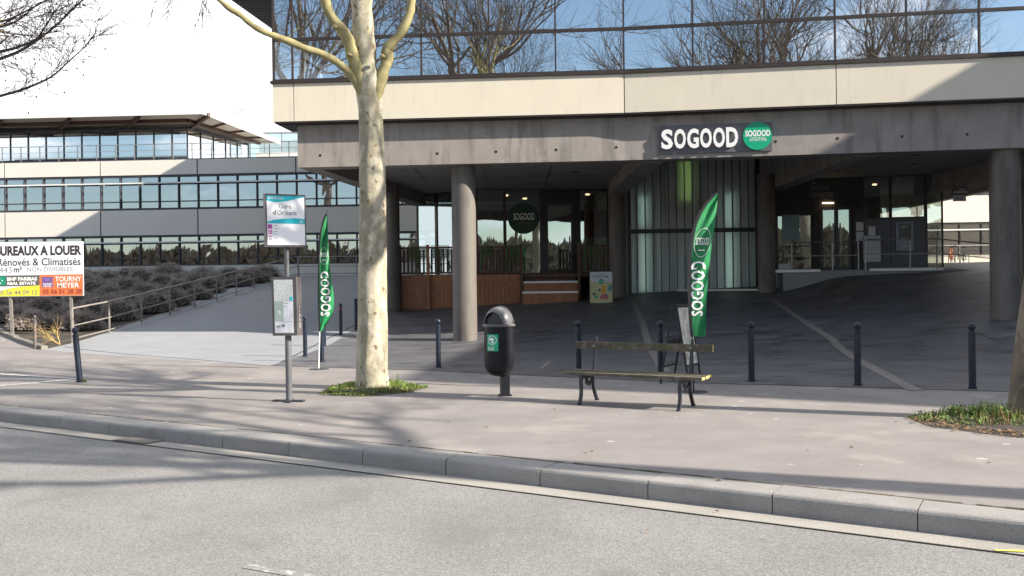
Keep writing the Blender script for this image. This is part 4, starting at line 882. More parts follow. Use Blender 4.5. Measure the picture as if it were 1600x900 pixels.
for (u, v, dd) in ((320, -20, -1.2), (300, -40, -1.3), (280, -60, -1.4), (270, -30, -1.2)):   # thin twigs hanging into the sky left of the tree
    p = at(u, v, D1+dd)
    for k in range(2): grow(mb, tw, p, Vector((rnd.uniform(-.4, .2), rnd.uniform(-.4, .4), -.55)), .55, .006, 1, rnd, -.05)
b1 = build('upper_trunk', up1, M['bark'], T1, None, True)
cr = build('crown', mb, M['limb'], T1, None, True); build('twigs', tw, M['twig'], cr)
# right-hand tree, trunk at the frame edge
D2 = 9.95; 
T2 = thing('plane_tree', tuple(atz(1606, 664, 0)), 'brown plane tree trunk cut by the right edge of the view in a weedy patch', 'tree', 0, 'bare plane trees of the avenue')
build('trunk', trunk_mesh([(1604, 672, 34), (1604, 655, 30), (1606, 630, 27.5), (1611, 580, 26), (1617, 520, 25), (1625, 450, 24), (1638, 350, 23), (1650, 200, 22), (1655, 60, 21), (1655, -10, 21), (1652, -230, 18)], D2, 9.1), M['bark2'], T2, None, True)
mb, tw = MB(), MB(); rnd = random.Random(8)
for a, e, L_ in ((2.6, 1.1, 3.6), (3.9, .9, 3.2), (5.2, 1.0, 3.2), (.3, 1.0, 3.0), (1.4, 1.2, 3.2), (3.2, 2.6, 3.6)):
    grow(mb, tw, at(1652, -228, D2), Vector((math.cos(a), math.sin(a), e*1.3)), L_, .11, 3, rnd, .16, 6.0)
cr = build('crown', mb, M['limb'], T2, None, True); build('twigs', tw, M['twig'], cr)
# left tree, only drooping branch tips in view
T0 = generic_tree('plane_tree', -12.9, 17.0, 0.0, 17, 'bare plane tree whose twiggy branch ends hang in at the upper left corner')
mb, tw = MB(), MB(); rnd = random.Random(13)
DL = 16.5
for lst in ([(-70, 130, 5), (-20, 100, 4), (30, 80, 3), (75, 50, 2.4), (110, 18, 2), (150, -20, 1.5)], [(-80, 110, 5), (-20, 86, 4), (20, 76, 3), (55, 62, 2.2), (70, 42, 1.6), (95, 5, 1)],
            [(-60, 165, 5), (0, 150, 3.2), (40, 138, 2.6), (80, 120, 2), (105, 98, 1.5), (135, 70, 1), (152, 45, .7)], [(-50, 30, 4), (0, 34, 2.5), (45, 15, 1.8), (90, -10, 1.2)],
            [(-60, 60, 4), (-5, 44, 2.4), (30, 30, 1.6), (60, 5, 1)]):
    pts = [at(u, v, DL-.01*u*.5) for u, v, w in lst]; P_, R_ = smooth_pts(pts, [w*.011*.8 for _, _, w in lst]); tw.tube(P_, R_, 5, False)
    for i in range(3, len(P_)-1):
        for _ in range(2):
            dd = (P_[i+1]-P_[i]).normalized(); dd = (dd+Vector((rnd.uniform(-.6, .6), rnd.uniform(-.8, .8), rnd.uniform(-.75, .7)))).normalized()
            grow(tw, tw, P_[i], dd, rnd.uniform(.25, .65), .0055, 1, rnd, .03)
    for i in range(0, len(P_), 2):   # seed balls
        q = P_[i]+Vector((rnd.uniform(-.3, .3), rnd.uniform(-.3, .3), -rnd.uniform(.1, .35))); tw.tube([q+Vector((0, 0, .12)), q], [.003, .003], 3, False); tw.lathe(tuple(q), [(.004, -.018), (.018, -.006), (.018, .008), (.004, .02)], 6)
# limbs tying these tips to the trunk
for u, v in ((-70, 130), (-80, 110), (-60, 165), (-50, 30), (-60, 60)):
    p = at(u, v, DL+.4); q = Vector((-12.9, 17.05, 6.7)); m_ = (p+q)/2+Vector((0, 0, .3)); P_, R_ = smooth_pts([q, m_, p], [.08, .06, .05]); mb.tube(P_, R_, 7, False)
build('hanging_branches', tw, M['twig'], T0); build('limb', mb, M['limb'], T0, None, True)
# more trees of the avenue, outside the frame: cast shadows, show in the glass
T3 = generic_tree('plane_tree', 13.7, 2.65, 0.0, 31, 'bare plane tree of the avenue beyond the right edge, its shadow crossing the kerb', 8.6)
T4 = dup(T3, (37, -17, 0), 2.0, 'second bare plane tree beyond the right edge of the view')
rr = random.Random(3); Q = 'tall bare plane trees on the quay side'
QL = 'very tall bare plane tree on the quay, mirrored in the blue glazing'
B1 = generic_tree('plane_tree', -7.4, -8.0, 0.0, 5, QL, 13.5, 1.9, Q); B2 = generic_tree('plane_tree', 7.0, -15.0, 0.0, 6, QL, 13.0, 1.9, Q)
for k, (x, y) in enumerate(((-16.5, -3.0), (16, -22), (-26, 4.0))): dup(B1 if k % 2 else B2, (x, y, 0), rr.uniform(0, 6), QL)

# ------------------------------------------------------------------ plants
def patch(name, cx, cy, rx, ry, n, seed, label, tall=.10, brown=.1):
    rnd = random.Random(seed); mb = MB()
    for i in range(n):
        a = rnd.uniform(0, 6.283); q = math.sqrt(rnd.random())*(1+.12*math.sin(3*a+seed)+.08*math.sin(7*a)); x, y = cx+math.cos(a)*rx*q, cy+math.sin(a)*ry*q
        hh = tall*(1.15-q*.8)*rnd.uniform(.3, 1.0)*(1+.6*mn.noise(Vector((x*3, y*3, 1)))); z0 = .01
        dryp = rnd.random() < brown*(1.5 if y < cy else .5); mb.mi = 1 if dryp else 0
        if rnd.random() < .35:   # blade
            t = rnd.uniform(0, 6.28); w = .006; l = hh*1.3; dx, dy = math.cos(t), math.sin(t); lean = rnd.uniform(.1, .6)*l
            mb.add([(x-dy*w, y+dx*w, z0), (x+dy*w, y-dx*w, z0), (x+dx*lean, y+dy*lean, z0+l)], [(0, 1, 2)])
        else:
            t = rnd.uniform(0, 6.28); s = rnd.uniform(.012, .028); ux, uy = math.cos(t)*s, math.sin(t)*s; tl = rnd.uniform(-.6, .9)*s; z = z0+hh*rnd.random() if not dryp else z0+.015*rnd.random()
            mb.add([(x-ux, y-uy, z-tl), (x+uy*.55, y-ux*.55, z), (x+ux, y+uy, z+tl), (x-uy*.55, y+ux*.55, z)], [(0, 1, 2, 3)])
    o = build(name, mb, [M['leaf'], M['dry']], None, (cx, cy, 0)); return tag(o, label, 'ground cover', None, 'stuff')
for nm, cx, cy, rx, ry in (('tree_pit_soil', -2.2, 13.85, .74, .92), ('tree_pit_soil', 5.55, 9.72, 1.06, .98)):
    mb = MB(); n = 40; rnd = random.Random(int(cx*10)); vs = [(cx, cy, .05)]
    for rr_, zz in ((.6, .03), (1.0, .003)):
        for k in range(n):
            a = 6.283*k/n; q = rr_*(1+.05*math.sin(3*a)+.03*math.sin(8*a)); vs.append((cx+math.cos(a)*rx*q, cy+math.sin(a)*ry*q, zz))
    mb.add(vs, [(0, 1+k, 1+(k+1) % n) for k in range(n)]+[(1+k, 1+n+k, 1+n+(k+1) % n, 1+(k+1) % n) for k in range(n)]); struct(nm, mb, M['soil'], True)
patch('weeds', -2.2, 13.85, .76, .95, 5200, 2, 'ring of low green weeds round the foot of the pale plane tree', .12, .22)
patch('weeds', 5.6, 9.95, .95, .78, 4600, 5, 'taller weeds and grass around the tree at the right edge', .20, .28)
mb = MB(); rnd = random.Random(7)
for i in range(420):
    a = rnd.uniform(2.6, 5.6); q = rnd.uniform(.75, 1.08); x, y = 5.55+math.cos(a)*1.06*q, 9.72+math.sin(a)*.98*q; t = rnd.uniform(0, 6.28); s = rnd.uniform(.012, .032); ux, uy = math.cos(t)*s, math.sin(t)*s; z = .02+rnd.random()*.015
    mb.add([(x-ux, y-uy, z-.008), (x+uy*.5, y-ux*.5, z+.004), (x+ux, y+uy, z+.01), (x-uy*.5, y+ux*.5, z)], [(0, 1, 2, 3)])
tag(build('leaf_litter', mb, M['dry'], None, (5.5, 9.2, 0)), 'brown leaf litter along the near rim of the right tree pit', 'leaf litter', None, 'stuff')
def sprig(u, v, h, seed, label):
    p = atz(u, v, .03); rnd = random.Random(seed); mb = MB(); mb.tube([p, p+Vector((.01, 0, h*.5)), p+Vector((-.01, .01, h))], [.004, .003, .002], 4)
    for i in range(26):
        z = h*(.25+.75*i/26); a = i*2.4; s = .022; q = p+Vector((0, 0, z)); d = Vector((math.cos(a), math.sin(a), .5))*s; w = Vector((-math.sin(a), math.cos(a), 0))*s*.4
        mb.add([q, q+d*.8+w, q+d*1.7, q+d*.8-w], [(0, 1, 2, 3)])
    tag(build('weed_sprig', mb, M['leaf'], None, tuple(p)), label, 'plant')
sprig(621, 601, .17, 1, 'small upright weed right of the pale tree trunk'); sprig(1592, 650, .30, 2, 'tall leafy shoot in front of the right tree trunk')
patch('grass_tuft', *tuple(atz(128, 597, 0))[:2], .09, .07, 160, 9, 'tiny green tuft at the foot of the leaning left bollard', .07, .1)
# a few dead leaves and pale specks lying on the pavement
random.seed(77)
for i, (u, v) in enumerate(((916, 708), (925, 706), (1262, 705), (1330, 700), (700, 660), (640, 690), (1545, 724), (866, 640), (1122, 752), (1010, 830), (1120, 800), (760, 668), (1400, 660))):
    p = atz(u, v, 0) if v < 745 else atz(u, v, -.14 if v > 790 else -.0); s = random.uniform(.018, .035); a = random.uniform(0, 3.1); dx, dy = math.cos(a)*s, math.sin(a)*s
    mb = MB(); mb.add([(p.x-dx, p.y-dy, p.z+.008), (p.x+dy*.5, p.y-dx*.5, p.z+.016), (p.x+dx, p.y+dy, p.z+.008), (p.x-dy*.5, p.y+dx*.5, p.z+.012), (p.x, p.y, p.z+.004)], [(0, 1, 2, 3), (0, 4, 1), (1, 4, 2), (2, 4, 3), (3, 4, 0)])
    tag(build('fallen_leaf', mb, M['dry'], None, tuple(p)), 'single curled brown leaf lying on the paving', 'leaf', 'fallen leaves on the paving')
# shrubs of the bed
def make_bush(seed, label):
    rnd = random.Random(seed); th = thing('shrub', (0, 0, 0), label, 'shrub', 0, 'grey shrubs filling the bed')
    mb = MB(); rows = []
    for j in range(9):
        ph = j/8*math.pi/2; row = []
        for k in range(17):
            a = 2*math.pi*(k % 16)/16; q = .86+.25*mn.noise(Vector((math.cos(a)*1.4+seed, math.sin(a)*1.4, ph*1.5))); row.append((math.cos(a)*math.cos(ph)*.74*q, math.sin(a)*math.cos(ph)*.74*q, math.sin(ph)*.66*q-.03))
        rows.append(row)
    mb.grid(rows); core = build('stems', mb, M['bushcore'], th, None, True)
    lf = MB()
    for i in range(5200):
        a = rnd.uniform(0, 6.283); s_ = rnd.random(); ph = math.asin(s_)
        bump = .86+.30*mn.noise(Vector((math.cos(a)*1.4+seed, math.sin(a)*1.4, ph*1.5)))+.20*mn.noise(Vector((math.cos(a)*4*math.cos(ph)+seed, math.sin(a)*4*math.cos(ph), s_*4)))
        q = bump*rnd.uniform(.92, 1.10)
        p = Vector((math.cos(a)*math.cos(ph)*.80*q, math.sin(a)*math.cos(ph)*.80*q, s_*.76*q)); n = (p+Vector((0, 0, .3))).normalized()
        t = (n+Vector((rnd.gauss(0, .6), rnd.gauss(0, .6), rnd.gauss(0, .4)))).normalized(); l = rnd.uniform(.03, .07); w = t.cross(Vector((rnd.gauss(0, 1), rnd.gauss(0, 1), rnd.gauss(0, 1)))).normalized()*rnd.uniform(.006, .013)
        lf.add([p-w, p+w, p+t*l], [(0, 1, 2)])
    build('foliage', lf, M['bush'], th); return th
kinds = ('rounded grey leafless-looking shrub among the dark shrubs in the bed', 'low spreading dark grey shrub in the planting bed')
BU = [make_bush(2.1, 'b'), make_bush(7.7, 'b')]
rnd = random.Random(19); k = 0; spots = []
yy = 25.2
while yy < 46:
    xx = -14.0+.086*(yy-26)
    left = -.60*yy-2.5
    while xx > left:
        spots.append((xx+rnd.uniform(-.25, .25), yy+rnd.uniform(-.35, .35))); xx -= 1.75
    yy += 1.8 if yy < 32 else 2.1
spots = [s for s in spots if s[1] > bord(s[0])+1.3]
for i, (x, y) in enumerate(spots):
    lab = 'rounded grey shrub packed among others in the bed left of the ramp railing' 
    if y > 40 and x > -14.5: lab = 'grey shrub at the top end of the bed where the ramp railing turns'
    elif x > -14.2: lab = 'grey shrub growing right against the ramp railing'
    elif y < 27.5: lab = 'grey shrub at the near edge of the bed behind the letting board'
    sc = rnd.uniform(.85, 1.2)
    if i < 2: b_ = BU[i]; b_.location = (x, y, H(x, y)); b_['label'] = lab
    else: b_ = dup(BU[i % 2], (x, y, H(x, y)), rnd.uniform(0, 6), lab)
    b_.scale = (sc, sc*rnd.uniform(.9, 1.1), sc*rnd.uniform(.7, 1.05))
p = at(93, 512, 25.3); p.z = H(p.x, p.y); mb = MB(); rnd = random.Random(2)
for i in range(5):
    grow(mb, mb, p, Vector((rnd.uniform(-1.0, .0), rnd.uniform(-.7, .1), rnd.uniform(.1, .8))), rnd.uniform(.35, .65), .013, 1, rnd, .05)
tag(build('dry_branch', mb, M['drytwig'], None, tuple(p)), 'yellow dried-out twiggy plant at the near corner of the grey shrubs', 'dry plant')

# ------------------------------------------------------------------ railings
def railing(name, pts, label, h=1.0, m='railp', mids=(.5, .12), pr=.026, group=None):
    p0 = pts[0]; th = thing(name, p0, label, 'railing', 0, group)
    for p in pts:
        mb = MB(); mb.bar((p[0], p[1], p[2]-.05), (p[0], p[1], p[2]+h), .05, .035); build('post', mb, M[m], th)
    mb = MB()
    for f in (1.0,): 
        for a, b in zip(pts, pts[1:]): mb.tube([(a[0], a[1], a[2]+h*f), (b[0], b[1], b[2]+h*f)], pr, 8)
    build('handrail', mb, M[m], th)
    for f in mids:
        mb = MB()
        for a, b in zip(pts, pts[1:]): mb.tube([(a[0], a[1], a[2]+h*f), (b[0], b[1], b[2]+h*f)], pr*.75, 6)
        build('lower_rail', mb, M[m], th)
    return th
RX = -11.1
pts = [(-12.72+.086*2.0*k, 25.6+2.0*k, H(-12.7, 25.6+2.0*k)) for k in range(11)]
railing('ramp_railing', pts, 'long weathered steel railing climbing between the shrubs and the ramp', 1.0)
pts = [(RX+1.5*k, 46.2, 2.3) for k in range(7)]; railing('terrace_railing', pts, 'steel railing running across the top of the ramp', 1.0)
pts = [(16.5+1.75*k, 43.2-.05*k, H(17, 43)) for k in range(8)]; railing('terrace_railing', pts, 'brown steel railing before the sunlit wing at far right', 1.05)
# bank landing rails
A = [(9.9, 31.35), (11.25, 31.1), (12.1, 30.95)]
railing('landing_railing', [(x, y, FL) for x, y in A], 'steel handrail in front of the left bank doors', 0.95, 'steel', (.5,), .02)
P3 = [at(u, 418, d) for u, d in ((1352, 30.75), (1422, 30.5), (1464, 30.35))]
pl = [(p.x, p.y, FL) for p in P3]+[(17.0, 30.0, 1.78)]
railing('landing_railing', pl, 'steel handrail sloping down at its right end past the cash machine', 0.98, 'steel', (.5,), .022)

# ------------------------------------------------------------------ timber deck with picket fence, chairs, steps
DK = thing('timber_deck', (-2, 33, 1), 'dark stained timber terrace with picket fence and plank skirt before the restaurant', 'terrace')
def dk(u, v, z):  return atz(u, v, z)
fA = hit(626, 481); fB = hit(815, 468); fM = hit(725, 472)
fA = Vector((ray(626, 470)[0]*33.3, 33.3, 0)); fM = Vector((ray(700, 470)[0]*33.2, 33.2, 0)); fB = Vector((ray(815, 470)[0]*33.2, 33.2, 0)); fC = Vector((ray(905, 470)[0]*33.1, 33.1, 0)); fD = Vector((ray(951, 470)[0]*33.3, 33.3, 0))
path = [fA, fM, fB]
def along(path, step):
    out = []; 
    for a, b in zip(path, path[1:]):
        n = max(1, round((b-a).length/step)); out += [a.lerp(b, i/n) for i in range(n)]
    return out+[path[-1]]
build('deck_floor', MB().slab([(fA.x-.6, 33.6), (fA.x, fA.y+.02), (fM.x, fM.y+.02), (fB.x, fB.y+.02), (fC.x, fC.y+.02), (fD.x-.1, fD.y+.02), (3.6, 35.2), (-1.4, 34.6), (-3.8, 36.7)], FL-.14, FL-.01), M['wooddark'], DK)
mb = MB()
for p, q in zip(along(path, .15), along(path, .15)[1:]):
    d = (q-p)*.94; mb.wall((p.x, p.y), (p.x+d.x, p.y+d.y), .025, H(p.x, p.y)-.08, FL-.28)
build('plank_skirt', mb, M['wood'], DK)
mb = MB()
for a, b in zip(path, path[1:]): mb.wall((a.x, a.y-.035), (b.x, b.y-.035), .05, FL-.28, FL-.02)
build('skirt_beam', mb, M['wood'], DK)
def pickets(mb, path, z0, z1):
    for i, p in enumerate(along(path, .145)):
        w = .075; mb.box((p.x, p.y, (z0+z1)/2-.03), (w, .022, z1-z0-.06)); 
build('picket_panel', (lambda m_: (pickets(m_, path, FL+.05, FL+1.02), [m_.wall((a.x, a.y-.05), (b.x, b.y-.05), .045, z, z+.07) for a, b in zip(path, path[1:]) for z in (FL+.03, FL+.98)], m_)[-1])(MB()), M['wooddark'], DK)
path2 = [fC, fD]
build('picket_panel', (lambda m_: (pickets(m_, path2, FL+.05, FL+1.02), [m_.wall((a.x, a.y-.05), (b.x, b.y-.05), .045, z, z+.07) for a, b in zip(path2, path2[1:]) for z in (FL+.03, FL+.98)], m_)[-1])(MB()), M['wooddark'], DK)
for p, mm in ((fA, 'wooddark'), (Vector((ray(669, 430)[0]*33.2, 33.2, 0)), 'wood'), (fB, 'wooddark'), (fC, 'wooddark')):
    mb = MB(); mb.box((p.x, p.y-.06, (H(p.x, p.y)+FL+1.12)/2-.04), (.11, .11, FL+1.12-H(p.x, p.y)+.08)); build('post', mb, M[mm], DK)
for z, y, u0, u1 in ((FL-.30, 33.0, 818, 903), (FL-.68, 32.6, 816, 902)):
    xa, xb = ray(u0, 450)[0]*33, ray(u1, 450)[0]*33
    st = build('step', MB().slab([(xa, y), (xb, y), (xb, 34), (xa, 34)], H(xa, y)-.1, z), M['wood'], DK)
    build('step_nosing', MB().slab([(xa, y-.03), (xb, y-.03), (xb, y+.06), (xa, y+.06)], z-.06, z+.012), M['white'], st)
build('step', MB().slab([(fB.x+.1, 33.35), (fC.x-.1, 33.35), (fC.x-.1, 34.2), (fB.x+.1, 34.2)], 1.0, FL-.005), M['wooddark'], DK)
# folded green metal chairs stacked on the deck
def make_chair():
    th = thing('bistro_chair', (0, 0, 0), 'x', 'chair', 0, 'green chairs on the restaurant deck')
    mb = MB()
    for s in (-.2, .2):
        mb.tube([(s, .2, 0), (s, -.16, .86)], .013, 6); mb.tube([(s*.9, -.22, 0), (s*.9, .2, .46)], .013, 6)
    mb.tube([(-.2, -.16, .86), (.2, -.16, .86)], .013, 6); build('chair_frame', mb, M['chair'], th)
    mb = MB(); [mb.box((0, -.17+.065*k, .455), (.38, .045, .014)) for k in range(6)]; build('seat', mb, M['chair'], th)
    mb = MB(); [mb.bar((-.2, -.105-.022*k, .66+.07*k), (.2, -.105-.022*k, .66+.07*k), .012, .045) for k in range(3)]; build('backrest', mb, M['chair'], th); return th
ch = make_chair(); rnd = random.Random(6); n = 0
for u, y in ((646, 34.0), (662, 34.1), (682, 33.9), (694, 34.0), (760, 33.9), (800, 34.0), (812, 34.1), (920, 34.2), (935, 34.1)):
    for k in range(3 if u < 900 else 2):
        x = ray(u, 410)[0]*y; z = FL-.01+k*.13; lb = 'green slatted metal chair in a stack behind the picket fence' if u < 900 else 'green slatted metal chair in a stack behind the short right fence'
        if n == 0: ch.location = (x, y, z); ch['label'] = lb; ch.rotation_euler[2] = .3
        else: dup(ch, (x, y, z), rnd.uniform(-.25, .35), lb)
        n += 1

# ------------------------------------------------------------------ bollards
def make_bollard(m):
    th = thing('bollard', (0, 0, 0), 'x', 'bollard', 0, 'navy ball-top bollards around the forecourt')
    build('shaft', MB().lathe((0, 0, 0), [(.062, -.02), (.062, .03), (.050, .035), (.050, .80), (.054, .805), (.054, .825), (.040, .83), (.040, .85)], 20), m, th, None, True)
    prof = [(.036, .845)]+[(.056*math.sin(t), .905-.058*math.cos(t)) for t in [.75+i*.27 for i in range(9)]]+[(.002, .963)]
    build('ball_top', MB().lathe((0, 0, 0), prof, 20), m, th, None, True); return th
bo = make_bollard(M['bollard'])
def gl(u, d, v=560):
    x = ray(u, v)[0]*d; return (x, d, H(x, d))
BL = [(gl(685, 17.5), 'navy bollard between the thick round column and the tree trunk'), (gl(904, 15.7), 'navy bollard rising behind the left end of the bench'), (gl(1032, 15.15), 'navy bollard beside the folding board, behind the bench'),
      (gl(1174, 14.3), 'navy bollard just right of the bench'), (gl(1340, 13.55), 'second navy bollard right of the bench, where the drain strip ends'), (gl(1519, 12.95), 'navy bollard farthest right, in front of the big dark column'),
      (gl(477, 20.8), 'navy bollard standing just right of the bus stop map case'), (gl(503, 19.2), 'navy bollard directly behind the pole of the left feather flag'), (gl(507, 24.0), 'navy bollard mostly hidden behind the left feather flag'),
      (gl(533, 26.7), 'navy bollard with a red scuff at its top, right of the left flag'), (gl(557, 28.0), 'farthest navy bollard, against the left side of the pale tree trunk')]
for i, (p, l) in enumerate(BL):
    if i == 0: bo.location = p; bo['label'] = l
    else: dup(bo, p, i*.7, l)
p = atz(125, 597, 0); dup(bo, tuple(p), 0, 'leaning navy bollard near the letting board at the left', tilt=(0, -.085))
p = gl(55, 24.2); rb = make_bollard(M['rustpost']); rb.location = p; tag(rb, 'scuffed brown bollard under the letting board', group='navy ball-top bollards around the forecourt'); rb.scale = (.8, .8, .96)
sc_ = gl(533, 26.7); tag(build('scuff_mark', MB().lathe((sc_[0], sc_[1], sc_[2]+.78), [(.0515, 0), (.0515, .03)], 20, None, False), M['red'], None, (sc_[0], sc_[1], sc_[2]+.78)), 'red band round the top of the bollard right of the left flag', 'red band')

# ------------------------------------------------------------------ bench
rz = math.atan2(EK.y, EK.x); P0 = atz(907, 632, 0)
BN = thing('bench', tuple(P0), 'mossy wooden slatted bench with curved black iron legs and one back rail', 'bench', rz)
bm = Matrix.Translation(P0) @ Matrix.Rotation(rz, 4, 'Z')
def lp(x, y, z): return tuple(bm @ Vector((x, y, z)))
def lbox(mb, x0, x1, y0, y1, z0, z1):
    return mb.hexa([lp(x0, y0, z0), lp(x1, y0, z0), lp(x1, y1, z0), lp(x0, y1, z0), lp(x0, y0, z1), lp(x1, y0, z1), lp(x1, y1, z1), lp(x0, y1, z1)])
XA, XB = -.28, 1.66; rnd = random.Random(4)
for k in range(3):
    y0 = .02+k*.135; b0 = XB+rnd.uniform(-.012, .012); z = .385+k*.004
    s = build('seat_slat', lbox(MB(), XA+rnd.uniform(-.01, .01), b0, y0, y0+.12, z, z+.036), M['benchwood'], BN)
    build('slat_end', lbox(MB(), b0, b0+.003, y0+.003, y0+.117, z+.002, z+.034), M['benchend'], s)
def bar3(mb, pts, w, th):
    """flat cast bar following pts=(y,z) in a plane across the bench, width th along x"""
    for i in range(len(pts)-1):
        pass
    n = len(pts); vs = []
    for i, (x, y, z, r) in enumerate(pts):
        a = pts[max(i-1, 0)]; b = pts[min(i+1, n-1)]; ty, tz = b[1]-a[1], b[2]-a[2]; L_ = math.hypot(ty, tz); ny, nz = -tz/L_*r, ty/L_*r
        vs += [lp(x-th/2, y-ny, z-nz), lp(x+th/2, y-ny, z-nz), lp(x+th/2, y+ny, z+nz), lp(x-th/2, y+ny, z+nz)]
    fs = [(0, 1, 2, 3), (4*n-1, 4*n-2, 4*n-3, 4*n-4)]
    for i in range(n-1):
        for k in range(4): fs.append((4*i+k, 4*(i+1)+k, 4*(i+1)+(k+1) % 4, 4*i+(k+1) % 4))
    return mb.add(vs, fs)
for x in (0.0, 1.37):
    mb = MB(); bar3(mb, [(x, -.045, .0, .022), (x, -.02, .02, .018), (x, .015, .10, .018), (x, .03, .20, .017), (x, .02, .30, .02), (x, .03, .36, .026), (x, .05, .385, .02)], 0, .04); build('leg', mb, M['iron'], BN)
    mb = MB(); bar3(mb, [(x, .53, .0, .022), (x, .50, .02, .018), (x, .44, .11, .017), (x, .40, .20, .017), (x, .38, .30, .018), (x, .37, .385, .02)], 0, .04); build('leg', mb, M['iron'], BN)
    mb = MB(); bar3(mb, [(x, .02, .362, .02), (x, .15, .350, .024), (x, .25, .352, .02), (x, .40, .372, .018)], 0, .045); bar3(mb, [(x, .18, .35, .012), (x, .20, .28, .03), (x, .26, .24, .02), (x, .37, .30, .012)], 0, .03); build('seat_bracket', mb, M['iron'], BN)
    mb = MB(); bar3(mb, [(x, .385, .37, .018), (x, .43, .46, .017), (x, .44, .56, .015), (x, .455, .66, .015), (x, .49, .78, .015), (x, .50, .84, .012)], 0, .035)
    q = lp(x, .503, .845); mb.lathe(q, [(.006, -.02), (.018, -.01), (.020, .005), (.010, .02), (.003, .026)], 10); build('back_support', mb, M['iron'], BN)
s = build('back_rail', lbox(MB(), XA+.00, XB+.00, .425, .462, .705, .80), M['benchwood'], BN); build('rail_end', lbox(MB(), XB+.00, XB+.003, .427, .46, .707, .798), M['benchend'], s)
mb = MB()
for x in (0.0, 1.37): mb.lathe(lp(x, .423, .75), [(.012, -.01), (.014, 0), (.012, .01)], 8)
build('bolt', mb, M['steel'], BN)

# ------------------------------------------------------------------ litter bin
pp = atz(789, 619, 0); bx, by = pp.x-.075, pp.y-.06
LBN = thing('litter_bin', (bx, by, 0), 'dark ribbed litter bin with worn grey domed lid on a post', 'litter bin')
mb = MB(); mb.box((pp.x, pp.y+.05, .31), (.125, .10, .64), .25); mb.box((pp.x, pp.y+.05, .01), (.17, .15, .02), .25); build('post', mb, M['bin'], LBN)
Rb = .212
def ribs(r, z, a):
    d = (a-math.radians(238)+math.pi) % (2*math.pi)-math.pi     # smooth panel faces the camera's left
    if abs(d) < .62 or z > 1.0 or z < .40: return r
    return r-.010*(0.5+0.5*math.cos(a*34))
prof = [(.03, .292), (.09, .300), (.145, .325), (.185, .37), (.204, .43), (Rb, .50), (Rb, .99), (Rb, 1.01), (.20, 1.015)]
pr2 = []
for (r0, z0), (r1, z1) in zip(prof, prof[1:]):
    for k in range(3): pr2.append((r0+(r1-r0)*k/3, z0+(z1-z0)*k/3))
build('body', MB().lathe((bx, by, 0), pr2+[prof[-1]], 204, ribs), M['bin'], LBN, None, True)
# domed lid with an arched opening towards the lower left
ang0 = math.radians(238)
vs, fs = [], []; SG, RG = 72, 18; rd, hd = .205, .245
for j in range(RG+1):
    ph = j/RG*math.pi/2
    for k in range(SG): a = 2*math.pi*k/SG; vs.append((bx+rd*math.cos(ph)*math.cos(a), by+rd*math.cos(ph)*math.sin(a), 1.045+hd*math.sin(ph)**.92))
ox, oy = math.cos(ang0), math.sin(ang0)
def inarch(p):
    X, Y, Z = p[0]-bx, p[1]-by, p[2]-1.05; front = X*ox+Y*oy; side = -X*oy+Y*ox
    return front > .055 and (side/.150)**2+(Z/.165)**2 < 1
for j in range(RG):
    for k in range(SG):
        q = (j*SG+k, j*SG+(k+1) % SG, (j+1)*SG+(k+1) % SG, (j+1)*SG+k); c = [sum(vs[i][t] for i in q)/4 for t in range(3)]
        if not inarch(c): fs.append(q)
mb = MB().add(vs, fs); mb.lathe((bx, by, 0), [(.213, 1.0), (.236, 1.012), (.236, 1.034), (.206, 1.046)], 64, None, False)
# thickened rim of the arch and seam over the dome
rim = []
for i in range(25):
    t = math.pi*i/24; side = .150*math.cos(t); Z = .165*math.sin(t); z = 1.045+Z; rr2 = max(1e-4, 1-(Z/hd)**2)*rd*rd-side*side; f = math.sqrt(max(rr2, .002)); rim.append((bx+ox*f-oy*side, by+oy*f+ox*side, z+.004))
mb.tube(rim, .008, 6)
seam = []
for i in range(17):
    t = math.pi*(.02+.96*i/16); X = rd*1.01*math.cos(t); Z = hd*1.01*math.sin(t)**.92; seam.append((bx-oy*X*.98-ox*.05, by+ox*X*.98-oy*.05, 1.045+Z))
mb.tube(seam, .007, 6); mb.bar((bx+.205, by-.05, 1.06), (bx+.205, by-.05, 1.11), .03, .03)
build('lid', mb, M['binlid'], LBN, None, True)
mb = MB(); mb.lathe((bx, by, 0), [(.19, 1.03), (.18, 1.12), (.12, 1.2), (.02, 1.24)], 32, lambda r, z, a: min(r, .12/max(.001, math.cos((a-ang0+math.pi) % (2*math.pi)-math.pi))) if math.cos(a-ang0) > .1 else r); build('liner', mb, M['black'], LBN)
# sticker on the smooth panel
def cyl(R_):
    def f(x, z, l): a = math.radians(246)+x/R_; return Vector((bx+(R_+l)*math.cos(a), by+(R_+l)*math.sin(a), z))
    return f
cf = cyl(Rb); mb = MB(); rows = [[cf(-.093+.175*k/12, z, .003) for k in range(13)] for z in (.665, .90)]; mb.grid(rows); stk = build('sticker', mb, M['signgreen'], LBN, None, True)
mb = MB(); cc = (-.005, .820); rg = []
for r_ in (.066, .058): rg.append([cf(cc[0]+r_*math.cos(6.283*k/36), cc[1]+r_*math.sin(6.283*k/36), .006) for k in range(37)])
mb.grid(rg[::-1])
def blob(x, z, rx, rz_): mb.add([cf(x+rx*math.cos(6.283*k/18), z+rz_*math.sin(6.283*k/18), .0062) for k in range(18)], [tuple(range(18))])
blob(-.012, .835, .035, .018); blob(-.03, .822, .018, .010); blob(.0, .81, .012, .02); blob(0, .785, .026, .009)
text(mb, 'MA VILLE', None, -.078, .712, .10, .018, .006, 0, 0, cf); text(mb, 'PROPRE', None, -.078, .680, .10, .024, .006, 0, .03, cf)
build('lettering', mb, M['letter'], stk)

